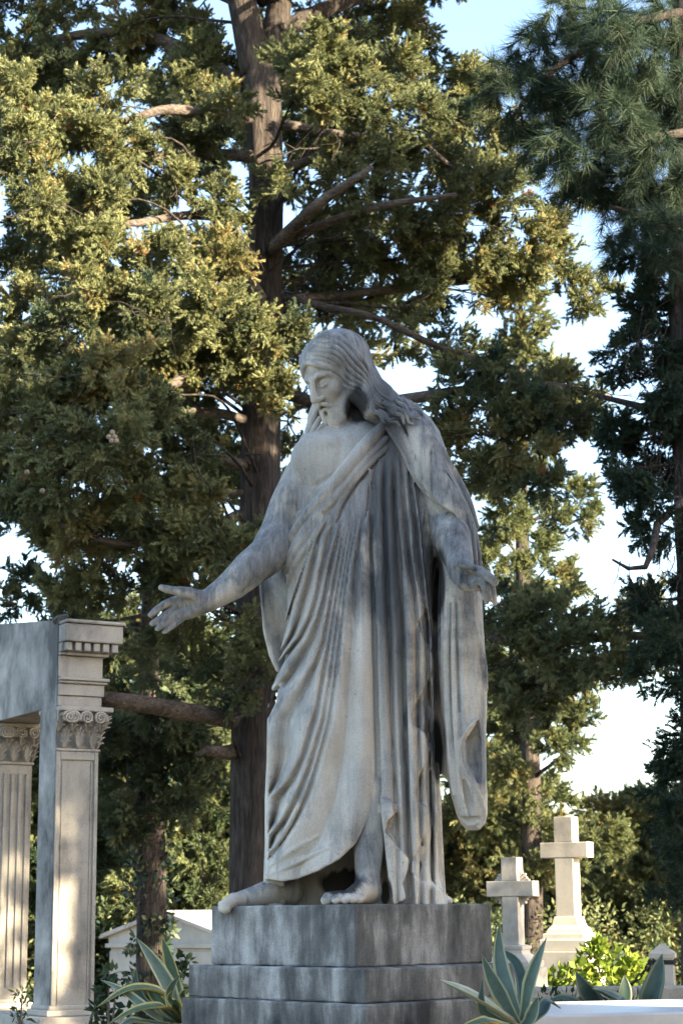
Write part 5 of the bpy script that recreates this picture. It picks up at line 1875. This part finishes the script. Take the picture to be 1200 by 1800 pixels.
# sunlit conifer seen in the gaps on the right
conifer(928, 20.0, 'sunlit distant conifer standing in the gap between the cypresses', CLP("915 545 34;908 600 36;925 650 40;893 620 26;900 880 46;950 915 55;1010 895 36;880 950 46;960 1000 46;905 1040 42;1000 1030 28;870 1010 40;920 1100 50;900 1200 50;880 1290 52;950 1285 52;990 1255 42;1005 1330 52;900 1370 50;975 1400 52;870 1440 45;950 1470 48;1055 1465 40;1000 1500 50;900 1520 48;920 720 45;915 800 45;1000 1200 40;940 1180 46", 20.0),
        [(936, 1760), (936, 1600), (933, 1350), (918, 1050), (915, 800), (914, 560), (914, 500)], [.12, .11, .10, .085, .06, .03, .015], M_FAR, dens=24, tint=0.62, size=1.5)
# dark pine on the right edge: hanging needles
pine = empty('pine_tree', tuple(P(1260, 1600, 10.6) * np.array([1, 1, 0])))
tag(pine, 'dark pine with hanging needles in shade on the edge of the grove', 'tree')
w = Wood(); f = Foliage(); f.kind = 'needle'; f2 = Foliage()
pp_ = [P(a, b, 10.7) for a, b in ((1262, 1800), (1262, 1500), (1255, 1200), (1240, 900), (1225, 600), (1215, 300), (1210, 0), (1205, -300))]
pp_[0][2] = 0; pp_[0][0] = P(1260, 1600, 10.6)[0]
w.trunk(pp_, [.24, .21, .20, .19, .17, .14, .11, .06], 16, 50)
for (pts_, r_) in (([(1215, 90, 10.7), (1120, 62, 10.6), (1040, 82, 10.5), (960, 130, 10.5), (900, 200, 10.5)], [9, 8, 7, 5, 3]),
                   ([(1215, 20, 10.7), (1110, 45, 10.4), (1080, 100, 10.3), (1050, 150, 10.3)], [10, 8, 6, 4]),
                   ([(1222, 420, 10.6), (1130, 380, 10.5), (1070, 370, 10.5)], [9, 7, 4]),
                   ([(1235, 720, 10.6), (1130, 720, 10.6), (1040, 690, 10.6)], [9, 7, 4]),
                   ([(1200, 880, 10.5), (1150, 930, 10.3), (1148, 985, 10.2), (1110, 1000, 10.2), (1070, 985, 10.2)], [8, 7, 6, 4, 2]),
                   ([(1220, 230, 10.6), (1140, 240, 10.4), (1060, 260, 10.4)], [9, 7, 4])):
    px_limb(w, pts_, r_, 0.01)
for it in "920 120 50;990 60 60;1060 40 60;1130 70 60;1190 40 60;960 180 55;1030 140 60;1100 150 60;1170 170 60;905 200 36;1000 240 55;1070 250 60;1140 270 60;1190 300 60;955 240 45;1060 320 50;1120 360 55;1180 400 60;1090 420 36;940 90 40;1010 20 50;1150 20 50;1190 220 50;1110 220 50;1140 330 45;1020 300 40;890 150 30;1070 120 50;1060 190 50;1160 110 50".split(';'):
    a = [float(v) for v in it.split()]
    f.needles(P(a[0], a[1], 10.5 + RNG.normal(0, .15)), a[2] * mpp(10.5, a[1]), n=int(22 * (a[2] / 55) ** 1.5))
for it in "1140 470 55;1190 520 60;1120 545 50;1170 600 60;1100 620 38;1150 680 50;1195 720 60;1130 780 55;1180 830 60;1140 880 50;1110 830 42;1180 920 60;1195 1000 50;1160 1060 50;1180 1200 60;1195 1290 60;1170 1370 60;1195 1450 60;1150 1440 45;1190 1120 55;1200 1550 60;1180 640 50;1200 780 50;1085 780 30;1195 440 55;1150 560 50".split(';'):
    a = [float(v) for v in it.split()]
    c = P(a[0], a[1], 10.6 + RNG.normal(0, .15))
    f2.clump(c, a[2] * mpp(10.6, a[1]), np.array([pp_[3][0] + .2, 10.7, c[2]]), n=17, tint=0.25, lift=-0.25)
    w.limb([np.array([np.interp(c[2], [p[2] for p in pp_], [p[0] for p in pp_]), 10.7, c[2] + .1]), c], [.018, .006], 5, wob=.015)
for k in range(70):
    p = P(RNG.uniform(1130, 1205), RNG.uniform(380, 1050), 10.5)
    w.bare_twig(p, np.array([-.5, 0, -1]) + RNG.normal(0, .4, 3), RNG.uniform(.15, .4), .0035)
for (x_, y_) in ((1105, 990), (1090, 985), (1128, 1010), (965, 880), (1010, 880), (885, 900)):
    w.bare_twig(P(x_, y_, 10.4 if x_ > 1050 else 11.3), np.array([0.02, 0, -1]), .3, .003)
w.m.build('trunk', M_BARK, pine, smooth=True)
f.build('crown', M_PINE, pine, 'stuff')
f2.build('lower_crown', M_PINE, pine, 'stuff')

# ================================================================== ivy-clad trunk by the gabled tomb
ivy = empty('ivy_trunk_tree', tuple(P(266, 1700, 13.6) * np.array([1, 1, 0])))
tag(ivy, 'slender dark cypress with ivy on its trunk in front of the gabled tomb', 'tree')
w = Wood(); f = Foliage()
ip = [P(a, b, 13.6) for a, b in ((268, 1800), (266, 1600), (264, 1450), (262, 1300), (262, 1150), (265, 1000))]
ip[0][2] = 0; ip[0][0] = P(266, 1700, 13.6)[0]
w.trunk(ip, [.12, .105, .095, .08, .07, .05], 14, 40)
for it in "300 1260 45;350 1310 42;240 1300 50;200 1350 45;290 1370 45;230 1400 40;210 1450 34;330 1400 34;280 1210 45;220 1240 42;190 1290 38;350 1240 40;260 1120 50;310 1080 45;200 1150 45;160 1090 45;120 1130 40".split(';'):
    a = [float(v) for v in it.split()]
    c = P(a[0], a[1], 13.4 + RNG.normal(0, .3))
    f.clump(c, a[2] * mpp(13.4, a[1]), np.array([ip[2][0], 13.6, c[2] + .2]), n=36, tint=0.3, lift=-0.3)
    w.limb([np.array([ip[2][0], 13.6, c[2] + .15]), c], [.02, .006], 5, wob=.02)
for k in range(40):
    p = P(RNG.uniform(170, 400), RNG.uniform(1260, 1560), 13.2)
    w.bare_twig(p, np.array([RNG.normal(0, .6), -.2, -1]), RNG.uniform(.2, .5), .005)
for k in range(170):
    z = RNG.uniform(0.9, 3.2); th = RNG.uniform(0, 6.28)
    f.broad(np.array([ip[1][0] + .13 * math.cos(th), 13.6 + .13 * math.sin(th), z]), 0.06, 10, (.05, .035), .2)
w.m.build('trunk', M_BARK, ivy, smooth=True)
f.build('crown', M_CYP, ivy, 'stuff')

# ================================================================== trees beyond the graves
def far_tree(px_, Y, top_py, width_px, label, tint, n=40, seed=0, mat=None, bottom_py=1780):
    root = empty('background_tree', tuple(P(px_, 1600, Y) * np.array([1, 1, 0])))
    tag(root, label, 'tree', 'trees beyond the graves')
    w = Wood(); f = Foliage()
    x0 = P(px_, 1600, Y)[0]
    zt_ = P(px_, top_py, Y)[2]; zb_ = max(0.3, P(px_, bottom_py, Y)[2])
    wm = width_px * mpp(Y, 1500) / 2
    w.trunk([np.array([x0, Y, 0.0]), np.array([x0 + .05, Y, zt_ * .5]), np.array([x0, Y, zt_])], [.16, .11, .02], 10, 24)
    for k in range(n):
        t = RNG.random()
        z = zb_ + (zt_ - zb_) * t
        rr = wm * (1.0 - 0.72 * t ** 1.6) * RNG.uniform(0.25, 1.0)
        th = RNG.uniform(0, 6.28)
        c = np.array([x0 + rr * math.cos(th), Y + rr * math.sin(th), z])
        f.clump(c, wm * RNG.uniform(.24, .4) + .12, np.array([x0, Y, z]), n=22, tint=tint + RNG.normal(0, .15), size=2.3)
        if k % 3 == 0: w.limb([np.array([x0, Y, z - .3]), c], [.035, .01], 4)
    w.m.build('trunk', M_BARK, root, smooth=True)
    f.build('crown', mat or M_FAR, root, 'stuff')

for args in ((30, 24, 1230, 210, 'bushy sunlit tree beyond the pillars of the tomb canopy', .55),
             (150, 27, 1330, 230, 'olive green tree beyond the ivy trunk and gabled tomb', .6),
             (300, 25, 1400, 210, 'low bright tree directly behind the gabled tomb roof', .7),
             (400, 29, 1300, 220, 'tall olive tree showing beside the thick fluted trunk', .55),
             (560, 26, 1350, 230, 'tree crown hidden mostly behind the robed statue', .5),
             (720, 28, 1250, 240, 'tree crown behind the hanging sleeve of the statue', .5),
             (845, 24, 1400, 190, 'yellow green tree behind the shorter marble cross', .75),
             (1000, 26, 1500, 210, 'low sunlit tree behind the tall marble cross', .7),
             (1130, 23, 1440, 200, 'sunlit tree behind the stone post and shrub', .65),
             (1260, 26, 1350, 240, 'tree beyond the dark pine at the grove edge', .5),
             (-90, 26, 1200, 240, 'tree far beyond the fluted pillars', .5),
             (90, 21, 1180, 220, 'dense dark tree rising between the tomb canopy pillars and the ivy trunk', .4),
             (350, 20, 1150, 230, 'dense dark tree rising between the ivy trunk and the thick fluted trunk', .4),
             (-330, 20, 500, 330, 'tall dark conifer beyond the back pillar of the tomb canopy', .4, 80),
             (-600, 24, 700, 330, 'tall conifer far beyond the tomb canopy', .45, 70),
             (1500, 22, 650, 330, 'tall conifer far beyond the dark pine', .45, 70),
             (215, 32, 1050, 260, 'tall far tree seen over the gabled tomb', .5),
             (880, 31, 1180, 220, 'tall far tree seen over the shorter marble cross', .6)):
    far_tree(*args)
# leafy low growth at the foot of the far trees
und = Foliage()
for k in range(150):
    px_ = RNG.uniform(-150, 1350); Y = RNG.uniform(19.5, 23)
    c = P(px_, RNG.uniform(1600, 1790), Y)
    und.broad(c, RNG.uniform(.22, .42), 170, (.060, .028), RNG.uniform(.1, .6))
o = und.build('undergrowth', M_FAR, None, 'stuff')
tag(o, 'tangled green undergrowth between the graves and the far trees', 'undergrowth')

# ================================================================== grove on the sun side (casts the shade the statue stands in)
def shade_tree(s, lane, r, z0, z1, label, n, low=()):
    xy = s * SUN_H + lane * np.array([-SUN_H[1], SUN_H[0]])
    root = empty('cypress_tree', (xy[0], xy[1], 0))
    tag(root, label, 'tree', 'cypresses on the sunny side of the statue')
    w = Wood(); f = Foliage()
    w.trunk([np.array([xy[0], xy[1], 0]), np.array([xy[0], xy[1], z1 * .5]), np.array([xy[0], xy[1], z1])], [.25, .18, .03], 12, 30)
    for k in range(n):
        t = RNG.random()
        z = z0 + (z1 - z0) * t
        rr = r * (1 - .45 * t ** 3) * RNG.random() ** .5
        th = RNG.uniform(0, 6.28)
        c = np.array([xy[0] + rr * math.cos(th), xy[1] + rr * math.sin(th), z])
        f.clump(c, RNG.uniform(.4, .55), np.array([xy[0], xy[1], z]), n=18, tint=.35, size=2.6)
    for (dl, z) in low:
        c = np.array([xy[0] - SUN_H[1] * dl, xy[1] + SUN_H[0] * dl, z])
        f.clump(c, .2, np.array([xy[0], xy[1], z]), n=14, tint=.35, size=1.3)
        w.limb([np.array([xy[0], xy[1], z - .2]), c], [.03, .01], 5)
    w.m.build('trunk', M_BARK, root, smooth=True)
    f.build('crown', M_CYP, root, 'stuff')

shade_tree(3.0, 5.35, 1.12, 1.6, 8.3, 'broad cypress shading the statue from the low sun', 200)
shade_tree(3.2, 9.3, 0.9, 2.2, 8.0, 'broad cypress shading the thick fluted trunk', 120)
shade_tree(2.9, 7.65, 0.75, 6.45, 8.0, 'tall bare trunked cypress with a high crown dappling the tomb canopy', 46,
           low=((-.25, 5.9), (-.05, 5.55), (-.3, 5.25), (.15, 5.9), (.2, 5.2), (-.1, 6.2), (.3, 5.6), (-.2, 4.75), (.05, 6.3), (-.35, 6.3)))
shade_tree(5.5, 3.0, 1.4, 1.5, 9.5, 'broad cypress shading the ground before the pedestal', 80)


def sky_block_tree(x, y, r, z1, label, n=90):
    """unseen cypress added near the camera to cut sky light on the statue"""
    root = empty('cypress_tree', (x, y, 0))
    tag(root, label, 'tree', 'cypresses added out of view to dim the sky')
    w = Wood(); f = Foliage()
    w.trunk([np.array([x, y, 0]), np.array([x, y, z1 * .5]), np.array([x, y, z1])], [.22, .16, .03], 12, 30)
    for k in range(n):
        t = RNG.random()
        z = 1.2 + (z1 - 1.2) * t
        rr = r * (1 - .6 * t ** 2) * RNG.random() ** .5
        th = RNG.uniform(0, 6.28)
        c = np.array([x + rr * math.cos(th), y + rr * math.sin(th), z])
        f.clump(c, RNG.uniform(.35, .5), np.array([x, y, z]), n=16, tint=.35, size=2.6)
    w.m.build('trunk', M_BARK, root, smooth=True)
    f.build('crown', M_CYP, root, 'stuff')

sky_block_tree(4.4, 0.2, 1.2, 9.0, 'broad cypress added out of view across from the slab tomb')  # these four trees are added out of view to reduce front-right fill
sky_block_tree(3.4, -4.2, 1.3, 9.0, 'broad cypress added behind the camera to dim the sky')
sky_block_tree(7.6, -2.4, 1.3, 9.5, 'broad cypress added far right of the camera to dim the sky')
sky_block_tree(-1.2, -7.0, 1.4, 9.0, 'broad cypress added far behind the camera to dim the sky')
# ------------------------------------------------------------------ agaves
def agave_mat(name, green, margin):
    t = NT(name)
    at = t.n('ShaderNodeAttribute'); at.attribute_name = 'edge'
    v = t.coord()
    g = t.ramp(t.noise(v, 30, 4, .6), [(.35, tuple(c * .75 for c in green)), (.65, green)])
    e = t.ramp(at.outputs['Fac'], [(.66, 0.0), (.76, 1.0)])
    t.color(t.mix(e, g, margin)).rough(0.45)
    t.b.inputs['Specular IOR Level'].default_value = 0.35
    return t.m

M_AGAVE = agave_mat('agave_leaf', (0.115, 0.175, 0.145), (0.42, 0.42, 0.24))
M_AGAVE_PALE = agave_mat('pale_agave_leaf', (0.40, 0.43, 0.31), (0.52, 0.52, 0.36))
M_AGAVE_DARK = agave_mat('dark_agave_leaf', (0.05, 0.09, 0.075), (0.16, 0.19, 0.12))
M_AGAVE_Y = agave_mat('striped_agave_leaf', (0.10, 0.15, 0.085), (0.50, 0.42, 0.13))


def agave_leaf(path, width, mat, parent, normal, name='leaf'):
    """boat-shaped leaf along a 3-D path; width at its widest (m)"""
    n, m = 18, 9
    pts = np.asarray(path, float)
    s = np.linspace(0, 1, n)
    par = np.linspace(0, 1, len(pts))
    if len(pts) >= 3:
        e = np.vstack([2 * pts[0] - pts[1], pts, 2 * pts[-1] - pts[-2]])
        c = []
        for u in s * (len(pts) - 1):
            i = int(min(u, len(pts) - 2)); t = u - i
            p0, p1, p2, p3 = e[i:i + 4]
            c.append(.5 * ((2 * p1) + (p2 - p0) * t + (2 * p0 - 5 * p1 + 4 * p2 - p3) * t * t + (3 * p1 - p0 - 3 * p2 + p3) * t ** 3))
        c = np.array(c)
    else:
        c = pts[0] * (1 - s)[:, None] + pts[1] * s[:, None]
    tan = unit(np.gradient(c, axis=0))
    nn = unit(np.asarray(normal, float)[None] - tan * (tan @ np.asarray(normal, float))[:, None])
    sd = np.cross(tan, nn)
    prof = width * np.interp(s, [0, .12, .35, .6, .82, .95, 1], [.62, .66, 1.0, .86, .48, .14, .01])
    vs, ed = [], []
    for i in range(n):
        for j in range(m):
            q = j / (m - 1) * 2 - 1
            dep = prof[i] * (.20 * (q * q) )
            vs.append(c[i] + sd[i] * q * prof[i] * .5 + nn[i] * dep); ed.append(abs(q))
    for i in range(n):
        th = .16 * prof[i] * np.interp(s[i], [0, .5, 1], [1.3, .8, .3]) + .002
        for j in range(m):
            q = j / (m - 1) * 2 - 1
            dep = prof[i] * (.20 * (q * q)) - th * (1 - q ** 4) - .001
            vs.append(c[i] + sd[i] * q * prof[i] * .5 + nn[i] * dep); ed.append(abs(q))
    fs = []
    for i in range(n - 1):
        for j in range(m - 1):
            a = i * m + j
            fs.append((a, a + 1, a + m + 1, a + m))
            b = n * m + a
            fs.append((b, b + m, b + m + 1, b + 1))
        for j in (0, m - 1):
            a = i * m + j; b = n * m + a
            fs.append((a, a + m, b + m, b) if j == 0 else (a, b, b + m, a + m))
    me = mesh_np(name, vs, fs, True)
    at = me.attributes.new('edge', 'FLOAT', 'POINT')
    at.data.foreach_set('value', np.array(ed, dtype=np.float32))
    return add_obj(name, me, mat, parent)


def agave(label, Yb, leaves, base_px):
    b = P(base_px[0], base_px[1], Yb)
    root = empty('agave', (b[0], b[1], 0))
    tag(root, label, 'agave')
    for (pts, w, mat, nrm) in leaves:
        agave_leaf([P(*p) for p in pts], w, mat, root, nrm)
    mm = MB(); mm.tube([np.array([b[0], b[1], 0.0]), b * np.array([1, 1, .5]), b], [.07, .07, .06], 8)
    mm.build('stem', M_BARK, root)
    return root

agave('blue green agave with one pale leaf reaching before the pedestal', 6.55, [
    ([(912, 1802, 6.5), (860, 1768, 6.38), (815, 1742, 6.3), (772, 1722, 6.25)], .058, M_AGAVE_PALE, (0.3, -.6, 1)),
    ([(915, 1800, 6.55), (890, 1735, 6.58), (878, 1680, 6.6), (877, 1622, 6.6)], .062, M_AGAVE, (-.3, -1, .1)),
    ([(908, 1800, 6.5), (880, 1750, 6.48), (862, 1715, 6.47), (846, 1678, 6.46)], .056, M_AGAVE, (-.4, -1, .3)),
    ([(918, 1800, 6.5), (930, 1735, 6.45), (944, 1690, 6.42), (960, 1648, 6.4)], .052, M_AGAVE, (-.7, -1, .2)),
    ([(905, 1802, 6.55), (868, 1775, 6.55), (838, 1755, 6.55), (815, 1738, 6.55)], .050, M_AGAVE, (0.1, -1, .6)),
    ([(900, 1806, 6.4), (862, 1790, 6.36), (846, 1770, 6.35), (848, 1720, 6.35)], .040, M_AGAVE_DARK, (-.2, -1, .3)),
    ([(905, 1806, 6.4), (875, 1800, 6.3), (850, 1795, 6.22), (800, 1808, 6.2)], .050, M_AGAVE_Y, (0, -.7, 1)),
    ([(918, 1806, 6.4), (932, 1790, 6.35), (940, 1770, 6.33), (944, 1752, 6.32)], .048, M_AGAVE, (-.4, -1, .3)),
    ([(920, 1806, 6.6), (950, 1780, 6.7), (962, 1760, 6.75), (985, 1772, 6.8)], .050, M_AGAVE_DARK, (0, -.5, 1)),
    ([(912, 1806, 6.6), (920, 1740, 6.75), (905, 1690, 6.8), (868, 1665, 6.85)], .045, M_AGAVE_DARK, (-.4, -1, .2)),
], (912, 1806))
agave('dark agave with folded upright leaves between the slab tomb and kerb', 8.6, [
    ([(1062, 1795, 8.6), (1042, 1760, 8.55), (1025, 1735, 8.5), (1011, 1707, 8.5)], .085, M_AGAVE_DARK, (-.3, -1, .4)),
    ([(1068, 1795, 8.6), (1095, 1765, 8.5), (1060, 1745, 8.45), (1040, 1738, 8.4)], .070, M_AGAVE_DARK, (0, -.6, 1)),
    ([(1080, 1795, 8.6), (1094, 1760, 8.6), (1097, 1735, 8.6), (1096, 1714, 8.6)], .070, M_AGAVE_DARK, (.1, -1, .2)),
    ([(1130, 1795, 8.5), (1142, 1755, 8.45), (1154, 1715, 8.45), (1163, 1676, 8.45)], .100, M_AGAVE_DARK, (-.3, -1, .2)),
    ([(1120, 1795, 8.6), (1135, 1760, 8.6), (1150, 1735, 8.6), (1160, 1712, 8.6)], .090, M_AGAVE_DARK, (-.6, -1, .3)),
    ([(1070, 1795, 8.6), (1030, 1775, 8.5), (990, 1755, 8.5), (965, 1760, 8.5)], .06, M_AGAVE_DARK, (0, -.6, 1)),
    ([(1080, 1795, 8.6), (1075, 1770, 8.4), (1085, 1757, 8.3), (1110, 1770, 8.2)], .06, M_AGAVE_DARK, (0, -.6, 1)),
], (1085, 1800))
agave('yellow striped agave with arching leaves by the gabled tomb', 8.6, [
    ([(318, 1790, 8.6), (296, 1735, 8.6), (270, 1690, 8.6), (240, 1648, 8.6)], .072, M_AGAVE, (.2, -1, .3)),
    ([(322, 1780, 8.7), (308, 1722, 8.7), (296, 1680, 8.7), (284, 1644, 8.7)], .070, M_AGAVE_Y, (-.5, -1, .1)),
    ([(320, 1790, 8.5), (285, 1745, 8.4), (230, 1738, 8.3), (170, 1770, 8.25)], .060, M_AGAVE_Y, (0, -.6, 1)),
    ([(318, 1795, 8.5), (290, 1770, 8.4), (268, 1745, 8.4), (254, 1722, 8.4)], .055, M_AGAVE_Y, (-.2, -1, .4)),
    ([(322, 1795, 8.5), (300, 1765, 8.4), (300, 1738, 8.35), (318, 1712, 8.3)], .050, M_AGAVE, (.3, -1, .2)),
    ([(318, 1795, 8.5), (290, 1770, 8.3), (240, 1775, 8.2), (190, 1800, 8.15)], .055, M_AGAVE_Y, (0, -.6, 1)),
    ([(322, 1795, 8.5), (312, 1770, 8.3), (300, 1755, 8.25), (305, 1740, 8.2)], .046, M_AGAVE_Y, (-.2, -1, .2)),
    ([(318, 1800, 8.5), (280, 1790, 8.3), (220, 1745, 8.3), (178, 1722, 8.3)], .050, M_AGAVE, (.2, -.8, .8)),
    ([(318, 1795, 8.6), (260, 1770, 8.7), (240, 1735, 8.7), (240, 1700, 8.7)], .055, M_AGAVE_DARK, (-.2, -1, .2)),
    ([(330, 1795, 8.4), (328, 1770, 8.3), (322, 1750, 8.25), (330, 1738, 8.2)], .055, M_AGAVE_Y, (.2, -1, .4)),
    ([(318, 1800, 8.5), (270, 1800, 8.3), (230, 1795, 8.2), (200, 1815, 8.2)], .055, M_AGAVE, (0, -.6, 1)),
], (320, 1800))

# ------------------------------------------------------------------ shrubs
def shrub(name, label, spots, mat, size, n, tint, stems=6):
    c0 = P(*spots[0][:3])
    root = empty(name, (c0[0], c0[1], 0))
    tag(root, label, 'shrub')
    f = Foliage(); w = Wood()
    for (a, b, y_, r) in spots:
        c = P(a, b, y_)
        f.broad(c, r * mpp(y_, b), n, size, tint)
        w.limb([np.array([c0[0] + RNG.normal(0, .04), c0[1], 0]), .6 * c + .4 * np.array([c0[0], c0[1], c[2] * .4]), c], [.012, .008, .003], 5, wob=.01)
    w.m.build('stems', M_TWIG, root)
    f.build('foliage', mat, root, 'stuff')
    return root

shrub('shrub', 'bright yellow green shrub growing before the tall marble cross',
      [(1050, 1700, 12.3, 38), (1010, 1712, 12.3, 32), (1085, 1692, 12.3, 34), (1110, 1700, 12.3, 24), (980, 1722, 12.3, 24), (1040, 1678, 12.3, 20), (1065, 1722, 12.3, 34), (1020, 1735, 12.3, 34), (1100, 1722, 12.3, 28), (960, 1735, 12.3, 18), (1052, 1662, 12.3, 10)],
      M_BUSH, (.062, .034), 75, .5)
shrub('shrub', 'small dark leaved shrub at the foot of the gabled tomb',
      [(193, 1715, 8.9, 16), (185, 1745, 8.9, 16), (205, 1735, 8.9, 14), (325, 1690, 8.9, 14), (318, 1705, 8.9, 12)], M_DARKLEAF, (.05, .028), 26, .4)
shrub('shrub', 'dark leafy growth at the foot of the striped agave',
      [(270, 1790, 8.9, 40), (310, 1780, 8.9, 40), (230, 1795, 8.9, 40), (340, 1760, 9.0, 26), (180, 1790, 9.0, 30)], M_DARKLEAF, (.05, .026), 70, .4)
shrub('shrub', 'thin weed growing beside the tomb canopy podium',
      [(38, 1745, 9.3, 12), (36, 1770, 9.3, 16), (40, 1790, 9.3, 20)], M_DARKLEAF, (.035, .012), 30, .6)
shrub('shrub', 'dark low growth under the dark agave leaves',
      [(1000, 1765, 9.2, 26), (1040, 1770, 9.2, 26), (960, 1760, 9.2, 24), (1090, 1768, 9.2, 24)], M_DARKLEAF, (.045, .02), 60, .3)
